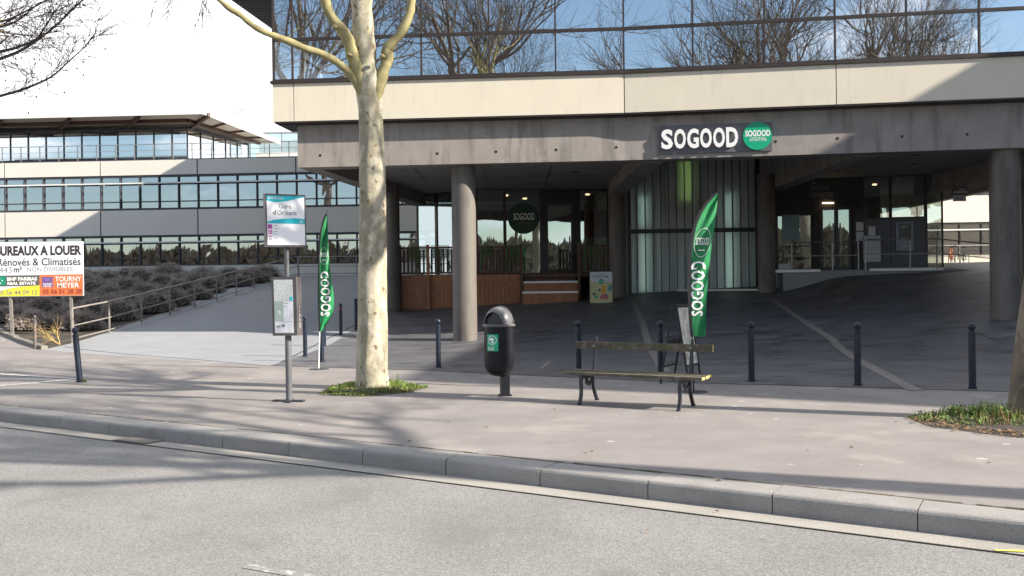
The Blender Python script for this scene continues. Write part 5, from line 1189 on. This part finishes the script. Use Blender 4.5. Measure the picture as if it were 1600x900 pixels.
# ------------------------------------------------------------------ bus stop
pb = atz(452, 627, 0)
BS = thing('bus_stop', tuple(pb), 'grey bus stop pole with a white stop sign on top and a map case below', 'bus stop')
pt = at(446.5, 306, pb.y)
mb = MB(); lean = (pt-pb); mb.tube([pb, pb+lean*.42], .045, 16); mb.tube([pb+lean*.42, pb+lean*.80], .032, 14); build('pole', mb, M['postgrey'], BS, None, True)
mb = MB(); mb.bar(pb+Vector((-.22, .02, .012)), pb+Vector((.22, -.06, .012)), .10, .024); mb.bar(pb+Vector((-.03, .2, .012)), pb+Vector((.03, -.2, .012)), .08, .022); build('foot_plate', mb, M['iron'], BS)
# top sign
th_ = math.radians(30); xd = Vector((math.cos(th_), math.sin(th_), 0)); zd = (Vector((-.014, 0, 1))).normalized()
c0 = at(447.5, 344.5, pb.y-.10); Wd, Hd = .545, .70
fr = Fr(c0-xd*Wd/2-Vector((0, 0, Hd/2)), xd, zd)
bxs = build('sign_box', fr.rect(MB(), -.01, -.015, Wd+.02, Hd+.03, -.11, .0), M['signbox'], BS)
build('sign_face', fr.rect(MB(), .01, .01, Wd-.02, Hd-.02, .0005, .003), mat('white_sign_face', (0.93, 0.93, 0.95), 0.4, var=.01), bxs)
mb = MB(); fr.poly(mb, [(.01, Hd-.01), (.01, Hd-.085), (.14, Hd-.10), (.28, Hd-.085), (.42, Hd-.045), (Wd-.01, Hd-.02), (Wd-.01, Hd-.01)], .0035, .0045)
fr.poly(mb, [(.01, .305), (.01, .325), (.10, .355), (.25, .375), (.40, .385), (Wd-.01, .375), (Wd-.01, .305)], .0035, .0045); build('teal_wave', mb, M['tealb'], bxs)
mb = MB(); text(mb, 'BORDEAUX', fr, .03, Hd-.062, .21, .035, .006, 0, .01); text(mb, 'tb', fr, Wd-.09, .318, .055, .045, .006); build('lettering', mb, M['letter'], bxs)
mb = MB(); text(mb, 'Gare', fr, .175, .515, .175, .065, .006, 0, 0); text(mb, "'Orléans", fr, .135, .425, .285, .070, .006, 0, 0); text(mb, 'd', fr, .088, .425, .045, .065, .006, 0, .03)
for z in (.275, .235, .19, .155, .09): fr.rect(mb, .10, z, .05+.02*(z == .235), .005, .004, .0055)
build('lettering', mb, M['gletter'], bxs)
mb = MB(); fr.rect(mb, .015, .23, .062, .062, .004, .005); fr.rect(mb, .02, .175, .055, .04, .004, .0049); fr.rect(mb, .02, .155, .055, .012, .004, .005); fr.rect(mb, .02, .12, .055, .012, .004, .005); build('route_badge', mb, M['pinkb'], bxs)
mb = MB(); text(mb, '91', fr, .024, .243, .042, .036, .006, 0, .02); text(mb, '50', fr, .028, .072, .04, .03, .005, 0, .0); build('lettering', mb, M['purpleb'], bxs)
build('lettering', text(MB(), 'P', fr, .035, .18, .02, .026, .006, 0, .0), M['letter'], bxs)
# lower map case
th_ = math.radians(-4); xd = Vector((math.cos(th_), math.sin(th_), 0)); c1 = at(446.5, 478.5, pb.y-.08); Wd, Hd = .34, .82
fr = Fr(c1-xd*(Wd/2+.01)-Vector((0, 0, Hd/2)), xd, zd); mb = MB()
cs2 = [(-.01, 0), (Wd, 0), (Wd+.025, -.02), (Wd+.05, -.08), (Wd+.03, -.13), (-.01, -.13)]
vs = [fr.p(x, z, l) for z in (0, Hd) for x, l in cs2]; n = len(cs2); mb.add(vs, [tuple(range(n-1, -1, -1)), tuple(range(n, 2*n))]+[(i, (i+1) % n, n+(i+1) % n, n+i) for i in range(n)])
case = build('map_case', mb, M['signbox'], BS)
build('map_sheet', fr.rect(MB(), .022, .035, .27, .745, .001, .004), M['map'], case); build('map_sheet', fr.rect(MB(), .024, .20, .13, .28, .0045, .005), M['mapgreen'], case)
build('timetable', fr.rect(fr.rect(MB(), .155, .20, .135, .27, .0052, .006), .03, .042, .255, .145, .0052, .006), M['paper'], case)
mb = MB(); fr.rect(mb, .165, .445, .06, .008, .0065, .007); fr.rect(mb, .165, .405, .045, .008, .0065, .007); fr.rect(mb, .05, .12, .055, .016, .0065, .007); fr.disc(mb, .145, .14, .024, .0065, .007, 16)
for k in range(9): fr.rect(mb, .165+.065*(k % 2), .23+.017*k, .05, .003, .0065, .007)
for k in range(4): fr.rect(mb, .05, .055+.03*k, .06, .003, .0065, .007); fr.rect(mb, .21, .055+.03*k, .06, .003, .0065, .007)
build('print', mb, M['gletter'], case)
mb = MB(); fr.rect(mb, .25, .49, .035, .05, .0045, .007); build('print', mb, M['tealb'], case)
mb = MB(); text(mb, 'tb', fr, .07, .30, .05, .06, .006); 
mb2 = MB(); rnd = random.Random(5); f2 = Fr(fr.p(Wd+.04, .08, -.05), (0.15, 1, 0), (0, 0, 1))
for k in range(10):
    z = .30-.035*k; a_ = fr.p(Wd+.028+rnd.uniform(-.004, .006), .40-.03*k, -.018); b_ = fr.p(Wd+.034+rnd.uniform(-.002, .008), .38-.03*k+rnd.uniform(-.02, .02), -.03); mb.bar(a_, b_, .006, .004)
build('lettering', mb, M['letter'], case)

# ------------------------------------------------------------------ feather flags
def interp(tab, v):
    for (v0, a0, b0), (v1, a1, b1) in zip(tab, tab[1:]):
        if v <= v1: t = (v-v0)/(v1-v0); t = t; return a0+(a1-a0)*t, b0+(b1-b0)*t
    return tab[-1][1:]
def feather(tab, D, base, label, pole_low, txt, logo, rip, sleeve):
    th = thing('feather_flag', base, label, 'flag')
    v0, v1 = tab[0][0], tab[-1][0]
    def surf(v, t, l=0.0):
        a, b = interp(tab, v); u = a+(b-a)*t; w = (b-a)*D/F
        d = D+rip*math.sin((v-v0)*.030+t*2.4)*t+.02*math.sin(t*9+v*.09)*t*(1.6 if w > .1 else .3)-l
        return at(u, v, d)
    rows = []; NV = 60
    for j in range(NV+1): rows.append([surf(v0+(v1-v0)*j/NV, k/14) for k in range(15)])
    b2 = [[p+Vector((0, .004, 0)) for p in r] for r in rows]
    mb = MB().grid(rows[::-1]); cl = build('flag_cloth', mb, M['green'], th, None, True)
    mb = MB(); sl = []
    for j in range(NV+1):
        v = v0+(v1-v0)*j/NV; a, b = interp(tab, v); sl.append((at(a-sleeve, v, D), at(a+.6, v, D)))
    for (a, b), (c, d) in zip(sl, sl[1:]): 
        o = Vector((0, .012, 0)); mb.hexa([a-o, b-o, b+o, a+o, c-o, d-o, d+o, c+o])
    build('sleeve', mb, M['black'], th)
    a, b = interp(tab, v1); pts = [Vector(base)+Vector((0, 0, .02)), at(a-sleeve*.4, v1, D)]; build('pole', MB().tube(pts, .012, 8), M['white'] if pole_low else M['black'], th)
    a, _ = interp(tab, v0); mb = MB().tube([at(a, v0+4, D), at(a+1, v0-6, D)], .004, 6); build('pole_tip', mb, M['black'], th)
    mb = MB(); mb.lathe(base, [(.04, .02), (.19, .012), (.20, 0)], 24, None); build('base_plate', mb, M['iron'], th, None, True)
    # lettering follows the cloth
    (va, vb, ta, tb) = txt; vs, fs, x0, x1, y0, y1 = glyphs('SOGOOD', .02, 0, 2)
    mb = MB(); mb.add([surf(va+(vb-va)*(p.x-x0)/(x1-x0), tb+(ta-tb)*(p.y-y0)/(y1-y0), .012) for p in vs], fs); build('lettering', mb, M['letter'], th)
    if logo:
        (vc, hh, t0, t1) = logo; mb = MB(); vs, fs, x0, x1, y0, y1 = glyphs('SOGOOD', .01, 0, 2)
        mb.add([surf(vc+hh/2-hh*(p.y-y0)/(y1-y0), t0+(t1-t0)*(p.x-x0)/(x1-x0), .012) for p in vs], fs)
        rg = [[surf(vc+2-r_*hh*1.9*math.sin(6.283*k/40), (t0+t1)/2+r_*(t1-t0)*.62*math.cos(6.283*k/40), .01) for k in range(41)] for r_ in (1.0, .965)]
        mb.grid(rg[::-1])
        mb.grid([[surf(vc+hh*1.1+q, t0+(t1-t0)*(.25+.5*k/6), .012) for k in range(7)] for q in (1.5, 0)])
        build('emblem', mb, M['letter'], th)
    return th
tabR = [(301, 1122, 1122.6), (310, 1113, 1121.6), (320, 1104, 1120.5), (333, 1096, 1119), (350, 1088.5, 1117), (370, 1083.5, 1114), (400, 1080, 1110), (430, 1079, 1107), (460, 1079, 1104.5), (490, 1080, 1103), (512, 1081.5, 1102.5), (526, 1083, 1102.5)]
p = hit(1084, 613); 
feather(tabR, 12.9, tuple(p), 'tall green feather flag standing behind the right end of the bench', False, (494, 408, .02, .80), (377, 12, .16, .84), .07, 4.2)
tabL = [(334, 510.5, 511), (345, 506, 512), (360, 502.5, 512.2), (380, 500, 512.6), (410, 499, 514.5), (440, 498.6, 518.5), (460, 498.6, 521.3), (472, 498.7, 521.8), (485, 499, 521), (498, 499.4, 516), (508, 499.8, 509.5), (518, 500.2, 502.5)]
p = atz(498, 577, 0)
feather(tabL, 17.35, tuple(p), 'green feather flag on a white-footed pole beside the bus stop', True, (494, 424, .10, .80), (398, 7, .12, .85), .05, 1.9)

# ------------------------------------------------------------------ folding board beside the bench
f1, f2, tp = atz(1038, 577, 0), atz(1096, 572, 0), at(1061, 477, 14.35)
AB = thing('folding_board', ((f1.x+f2.x)/2, 14.4, 0), 'open folding display board seen edge-on behind the bench', 'display board')
xa, xb, xt = ray(1030, 570)[0]*14.2, ray(1074, 570)[0]*14.2, ray(1052, 480)[0]*14.2; zt = tp.z
dv = Vector((.30, .50, 0))
for nm, x, mm in (('left_leaf', xa, 'black'), ('right_leaf', xb, 'black')):
    mb = MB(); o = Vector((x, 14.1, 0)); t = Vector((xt+(.03 if x > xt else -.03), 14.1, zt)); mb.bar(o, t, .03, .03); mb.bar(o+dv, t+dv, .03, .03); mb.bar(t, t+dv, .03, .03)
    q0, q1 = o.lerp(t, .22), o.lerp(t, .97); mb.bar(q0, q0+dv, .02, .03)
    lf = build('board_leaf', mb, M[mm], AB); d_ = Vector((0.012 if x > xt else -.012, 0, 0.006))
    if x > xt: build('poster', MB().hexa([q0+d_*.2, q0+dv+d_*.2, q0+dv-d_, q0-d_, q1+d_*.2, q1+dv+d_*.2, q1+dv-d_, q1-d_]), mat('faded_poster', (0.5, 0.42, 0.36), .6, var=.35, scale=6, col2=(.6, .6, .55)), lf)
    else:
        build('poster', MB().hexa([o.lerp(t, .5)+d_*.2, o.lerp(t, .5)+dv+d_*.2, o.lerp(t, .5)+dv-d_, o.lerp(t, .5)-d_, o.lerp(t, .56)+d_*.2, o.lerp(t, .56)+dv+d_*.2, o.lerp(t, .56)+dv-d_, o.lerp(t, .56)-d_]), M['black'], lf)
mb = MB(); mb.bar((xa*.62+xt*.38, 14.12, zt*.42), (xb*.62+xt*.38, 14.12, zt*.42+.02), .015, .015); mb.bar((xa*.40+xt*.60, 14.12, zt*.60), (xb*.40+xt*.60, 14.12, zt*.62), .015, .015); build('brace', mb, M['black'], AB)

# ------------------------------------------------------------------ breakfast poster board
pc = hit(940, 463); d0 = 31.6; pa = Vector((ray(922, 460)[0]*d0, d0, H(ray(922, 460)[0]*d0, d0)))
fr = Fr(pa+Vector((0, 0, .03)), (1, .05, 0), (0.02, .14, 1)); PWd, PHt = .80, 1.13
PB = thing('poster_stand', tuple(pa), 'leaning pavement poster with fruit juice on pale yellow beside the deck steps', 'poster stand')
build('stand_frame', fr.rect(fr.rect(MB(), -.03, -.05, PWd+.06, PHt+.08, -.04, 0), .05, -.06, .04, .4, -.3, -.26), M['black'], PB)
ps = build('poster', fr.rect(MB(), 0, 0, PWd, PHt*.67, .001, .004), M['posteryellow'], PB); build('poster_top', fr.rect(MB(), 0, PHt*.67, PWd, PHt*.33-.01, .001, .004), M['paper'], PB)
mb = MB(); text(mb, "P'TIT DEJ", fr, .10, .89, .56, .09, .006, 0, .02); text(mb, 'INSTANT', fr, .27, 1.01, .26, .025, .006); build('lettering', mb, M['dletter'], PB)
mb = MB(); fr.disc(mb, .40, .77, .095, .005, .008); fr.disc(mb, .22, .22, .06, .005, .008, 18); build('badge', mb, M['signgreen'], PB)
build('lettering', text(MB(), 'SOGOOD', fr, .33, .75, .14, .04, .010, 0, .01), M['letter'], PB)
mb = MB(); fr.poly(mb, [(.42, .35), (.55, .35), (.56, .52), (.53, .60), (.44, .60), (.41, .52)], .005, .007); build('juice_print', mb, mat('orange_juice_print', (.75, .33, .02), .6), PB)
mb = MB(); fr.poly(mb, [(.34, .14), (.66, .10), (.62, .28), (.52, .33), (.37, .28)], .005, .007); build('cake_print', mb, mat('pink_print', (.55, .16, .18), .6, var=.3, scale=30), PB)
mb = MB(); fr.poly(mb, [(.62, .42), (.78, .38), (.79, .66), (.66, .64)], .005, .007); build('berry_print', mb, mat('blue_green_print', (.16, .34, .34), .6, var=.6, scale=25), PB)
mb = MB(); fr.disc(mb, .34, .46, .05, .005, .009, 16); fr.disc(mb, .14, .32, .05, .005, .009, 16); fr.disc(mb, .58, .26, .04, .008, .011, 16); build('cup_print', mb, M['signbox'], PB)

# ------------------------------------------------------------------ shop sign on the beam
a_, b_ = fx(1031, 215), fx(1209, 215); A = fp(a_, .255); B = fp(b_, .255)
zA = CAMZ+ray(1031, 241)[1]*A[1]; zB = CAMZ+ray(1209, 234)[1]*B[1]; zAt = CAMZ+ray(1031, 197)[1]*A[1]
fr = Fr((A[0], A[1], zA), (B[0]-A[0], B[1]-A[1], 0)); SW = math.hypot(B[0]-A[0], B[1]-A[1]); SH = zAt-zA
SG_ = thing('shop_sign', (A[0], A[1], zA), 'grey fascia sign with raised white shop letters and a round green emblem on the beam', 'sign')
build('backing_panel', fr.rect(MB(), 0, 0, SW, SH, -.03, 0), M['signgrey'], SG_)
k = SW/178.0
adv = 0; L0 = 3.0
for i, c_ in enumerate('SOGOOD'):
    mb = MB(); text(mb, c_, fr, (L0+i*20.6)*k, SH*.155, 18.6*k, SH*.70, .03, .05, .035); build('letter', mb, M['letter'], SG_)
mb = MB(); fr.disc(mb, 155*k, SH*.52, 22.5*k, .005, .06, 48); ds = build('round_emblem', mb, M['signgreen'], SG_)
mb = MB(); text(mb, 'SOGOOD', fr, 136*k, SH*.50, 39*k, SH*.22, .063, 0, .035); text(mb, 'INSTANT PURE', fr, 143*k, SH*.34, 26*k, SH*.09, .063, 0, .01); fr.rect(mb, 145*k, SH*.455, 22*k, SH*.012, .061, .064); build('lettering', mb, M['letter'], ds)
# ------------------------------------------------------------------ real-estate board
DB = 27.0
pr_ = at(130.5, 462, DB); pl_ = at(-14, 468, DB); pr_.z = at(130.5, 462, DB).z
fr = Fr((pl_.x, DB, at(131, 462, DB).z), (1, 0, 0)); BWd = pr_.x-pl_.x; BHt = at(131, 377, DB).z-at(131, 462, DB).z
px = BWd/144.5
LBD = thing('letting_board', (pl_.x+BWd/2, DB, H(pl_.x+1, DB)), 'white and orange office letting board on two posts in the shrubs', 'board')
build('panel', fr.rect(MB(), 0, 0, BWd, BHt, -.03, 0), M['board'], LBD)
for u, v in ((20, 515), (114, 524)):
    x = ray(u, v)[0]*(DB+.06); mb = MB(); x2 = ray(u-5, 470)[0]*(DB+.06); mb.bar((x, DB+.06, H(x, DB)-.1), (x2 if u < 50 else x-.07, DB+.06, fr.o.z+.6), .085, .05, (0, 1, 0)); build('post', mb, M['railp'], LBD)
def bxp(u): return (u+14)*px
def bz(v): return (462-v)*px
mb = MB(); text(mb, 'BUREAUX A LOUER', fr, bxp(-7), bz(398.5), 135*px, 15.5*px, .002, 0, .045); text(mb, 'Rénovés & Climatisés', fr, bxp(-3), bz(414.3), 129.5*px, 12*px, .002, 0, .012); text(mb, 'm²', fr, bxp(22), bz(424.5), 13*px, 9.5*px, .002, 0, .02); build('lettering', mb, M['dletter'], LBD)
mb = MB(); text(mb, '443', fr, bxp(-1), bz(425), 20*px, 9*px, .002, 0, .0); text(mb, 'NON DIVISIBLES', fr, bxp(43), bz(423.5), 71*px, 7*px, .002, 0, .0); build('lettering', mb, M['gletter'], LBD)
mb = MB(); fr.rect(mb, 0, bz(446), bxp(62), 17*px, .001, .003); build('grey_field', mb, M['greyb'], LBD)
mb = MB(); fr.poly(mb, [(0, .01), (bxp(62), .01), (bxp(62), bz(445)), (bxp(35), bz(446.5)), (bxp(15), bz(449)), (bxp(0), bz(453)), (0, bz(455))], .001, .0045); build('yellow_field', mb, M['yellowb'], LBD)
mb = MB(); fr.rect(mb, bxp(62), .01, BWd-bxp(62)-.01, bz(428.5)-.01, .001, .004); build('orange_field', mb, M['orangeb'], LBD)
mb = MB(); fr.rect(mb, bxp(-8), bz(444), 17*px, 13.5*px, .004, .006); build('green_emblem', mb, M['bnpg'], LBD)
mb = MB(); fr.rect(mb, bxp(66), bz(448), 17*px, 16*px, .004, .006); build('purple_emblem', mb, M['purpleb'], LBD)
mb = MB(); text(mb, 'BNP PARIBAS', fr, bxp(11.5), bz(437.5), 47*px, 5.6*px, .007, 0, .04); text(mb, 'REAL ESTATE', fr, bxp(12), bz(444), 44*px, 4.8*px, .007, 0, .035)
text(mb, 'TOURNY', fr, bxp(86.5), bz(439.5), 41*px, 8*px, .007, 0, .01); text(mb, 'MEYER', fr, bxp(90), bz(449), 34*px, 7.6*px, .007, 0, .01); text(mb, 'TOURNY', fr, bxp(67), bz(444.5), 15*px, 2.6*px, .007, 0, .02); text(mb, 'MEYER', fr, bxp(68), bz(447.7), 13*px, 2.4*px, .007, 0, .02)
fr.disc(mb, bxp(0), bz(434), 1.0*px, .006, .008, 10); fr.disc(mb, bxp(4), bz(437), 1.0*px, .006, .008, 10); fr.disc(mb, bxp(1), bz(441), 1.0*px, .006, .008, 10); build('lettering', mb, M['letter'], LBD)
build('lettering', text(MB(), '05 56 44 09 12', fr, bxp(-3), bz(459.5), 61.5*px, 7.2*px, .007, 0, .01), M['gletter'], LBD)
build('lettering', text(MB(), '05 56 51 28 28', fr, bxp(67), bz(458.5), 61*px, 7*px, .007, 0, .02), M['rletter'], LBD)
mb = MB(); fr.poly(mb, [(bxp(68), bz(434)), (bxp(74), bz(440)), (bxp(80), bz(434))], .007, .008); build('emblem_point', mb, M['tealb'] if False else mat('violet_print', (.2, .12, .4), .5), LBD)

# ------------------------------------------------------------------ bank objects
def wp(u, z, o=0.0): q = bp(u); return Vector((q[0], q[1]-o, z))
wd = Vector((BB[0]-BA[0], BB[1]-BA[1], 0)).normalized()
q = wp(1399, 2.72, .01); fr = Fr(q, wd); ww = (wp(1426, 0)-wp(1399, 0)).length
AT = thing('cash_machine', tuple(q), 'grey cash machine set in the dark panel right of the bank doors', 'cash machine')
mb = MB(); fr.rect(mb, 0, 0, ww, .06, 0, .09); fr.rect(mb, 0, .98, ww, .06, 0, .09); fr.rect(mb, 0, .06, .08, .92, 0, .088); fr.rect(mb, ww-.08, .06, .08, .92, 0, .088); fr.rect(mb, .08, .06, ww-.16, .34, 0, .05); build('surround', mb, M['atm'], AT)
build('screen', fr.rect(MB(), .08, .40, ww-.16, .58, .0, .02), M['screen'], AT)
mb = MB(); fr.rect(mb, .14, .40, .24, .07, .05, .13); fr.rect(mb, .13, .15, .3, .03, .05, .06); build('keypad', mb, M['box'], AT)
build('card_slot', fr.rect(fr.rect(MB(), .16, .86, .2, .02, .02, .025), .18, .155, .2, .012, .061, .064), M['letter'], AT)
q = wp(1347, 2.33, .02); fr = Fr(q, wd); ww = (wp(1373, 0)-wp(1347, 0)).length
DP = thing('deposit_box', tuple(q), 'pale grey wall deposit box left of the cash machine', 'deposit box')
build('cabinet', fr.rect(MB(), 0, 0, ww, .95, 0, .25), M['box'], DP); build('slot', fr.rect(MB(), .12, .79, .38, .05, .2505, .256), M['bank'], DP); build('door_line', fr.rect(MB(), .0, .12, ww, .01, .2505, .253), M['bank'], DP)
tag(build('notice', fr.rect(MB(), ww*.36, .97, .24, .33, .0, .02), M['paper'], None, tuple(q)), 'blue-white paper notice taped above the deposit box', 'notice')
q = wp(1336, 3.12, .01); fr = Fr(q, wd)
NP = thing('notice_stand', tuple(q), 'narrow black post between doors and deposit box with two white notices', 'notice stand')
build('panel', fr.rect(MB(), -.06, -1.04, .38, 2.2, .0, .03), M['black'], NP)
for z in (0, .36): build('sheet', fr.rect(MB(), .03, z, .25, .32, .031, .036), M['paper'], NP)
q = wp(1222, 3.2, -.03); fr = Fr(wp(1222, 3.18, .004), wd); tag(build('door_poster', fr.rect(MB(), 0, 0, .62, .95, 0, .004), mat('teal_grey_film', (.12, .2, .22), .3, var=.1), None, tuple(q)), 'faded teal poster on the left bank window', 'poster')
q = wp(1213, 2.12, .02); fr = Fr(wp(1214, FL+.03, .15), wd); tag(build('paper_box', fr.rect(fr.rect(MB(), 0, 0, .42, .22, -.1, .1), .32, .0, .06, .30, .1, .12), M['paper'], None, tuple(fr.o)), 'small pale box standing inside the left bank railing', 'box')
# parking sign hung at the right
q = at(1487, 305, 29.0); fr = Fr(q, (1, 0, 0)); s_ = 29.0/F
HS = thing('hanging_sign', tuple(q), 'dark bank sign with a pointing hand plate hanging at far right under the beam', 'sign')
build('panel', fr.rect(MB(), 0, 0, 25*s_, 15*s_, -.03, 0), M['greyb'], HS); build('lettering', text(text(MB(), 'BANQUE', fr, 12*s_, 7.5*s_, 9*s_, 2.6*s_, .003), 'COURTOIS', fr, 3*s_, 3*s_, 21*s_, 3.6*s_, .003, 0, .02), M['letter'], HS)
build('hand_plate', fr.rect(MB(), 2.5*s_, -9.5*s_, 20*s_, 9*s_, -.03, 0), M['box'], HS)
mb = MB(); cpts = [fr.p((6+12*t+0*math.sin(t*9))*s_, (-5+2.2*math.sin(t*6.28))*s_, .006) for t in [i/12 for i in range(13)]]; mb.tube(cpts, .008, 5); cpts = [fr.p((9+3*math.cos(t))*s_, (-5+1.8*math.sin(t))*s_, .006) for t in [i*.5 for i in range(12)]]; mb.tube(cpts, .008, 5); build('hand_print', mb, M['greyb'], HS)
mb = MB(); mb.bar(fr.p(4*s_, 15*s_, -.015), fr.p(4*s_, 22*s_, -.015), .02, .02); mb.bar(fr.p(21*s_, 15*s_, -.015), fr.p(21*s_, 22*s_, -.015), .02, .02); build('hanger', mb, M['greyb'], HS)
# bicycle parked behind
def bicycle(x, y, z, rz, label, col, first=True):
    th = thing('bicycle', (x, y, z), label, 'bicycle', rz, 'bicycles parked at the far right railing'); m_ = Matrix.Translation((x, y, z)) @ Matrix.Rotation(rz, 4, 'Z'); L_ = lambda a, b, c: m_ @ Vector((a, b, c))
    for cx in (-.52, .52):
        mb = MB(); mb.tube([L_(cx+.33*math.cos(t), 0, .34+.33*math.sin(t)) for t in [i*6.2832/24 for i in range(25)]], .018, 6); w = build('wheel', mb, M['black'], th)
        mb = MB(); [mb.tube([L_(cx, 0, .34), L_(cx+.32*math.cos(t), 0, .34+.32*math.sin(t))], .002, 3) for t in [i*.52 for i in range(12)]]; build('spokes', mb, M['steel'], w)
    mb = MB()
    for a, b in (((-.52, 0, .34), (-.12, 0, .30)), ((-.12, 0, .30), (-.2, 0, .82)), ((-.18, 0, .75), (.36, 0, .78)), ((-.12, 0, .30), (.38, 0, .70)), ((-.52, 0, .34), (-.18, 0, .75)), ((.34, 0, .9), (.52, 0, .34))): mb.tube([L_(*a), L_(*b)], .02, 7)
    build('frame', mb, col, th); mb = MB(); mb.tube([L_(.30, -.26, .98), L_(.34, 0, .94), L_(.30, .26, .98)], .014, 6); build('handlebar', mb, M['black'], th)
    mb = MB(); mb.hexa([L_(*q) for q in ((-.34, -.07, .86), (-.06, -.02, .86), (-.06, .02, .86), (-.34, .07, .86), (-.34, -.07, .91), (-.06, -.02, .9), (-.06, .02, .9), (-.34, .07, .91))]); build('saddle', mb, M['black'], th); return th
x = ray(1488, 400)[0]*41.0; bicycle(x-.05, 41.0, H(x, 41), 1.25, 'bicycle with orange frame leaning by the far railing', mat('orange_frame_paint', (.5, .14, .04), .4))
x = ray(1498, 400)[0]*41.8; bicycle(x+.15, 41.8, H(x, 41.8), 1.45, 'dark bicycle parked right behind the orange one', M['iron'])
tag(build('grass_strip', MB().slab([(16, 44.9), (30, 44.2), (30, 46.8), (16, 47.2)], 2.2, 2.36), mat('dull_grass', (0.13, 0.12, 0.04), .9, var=.3, scale=6)), kind='structure')
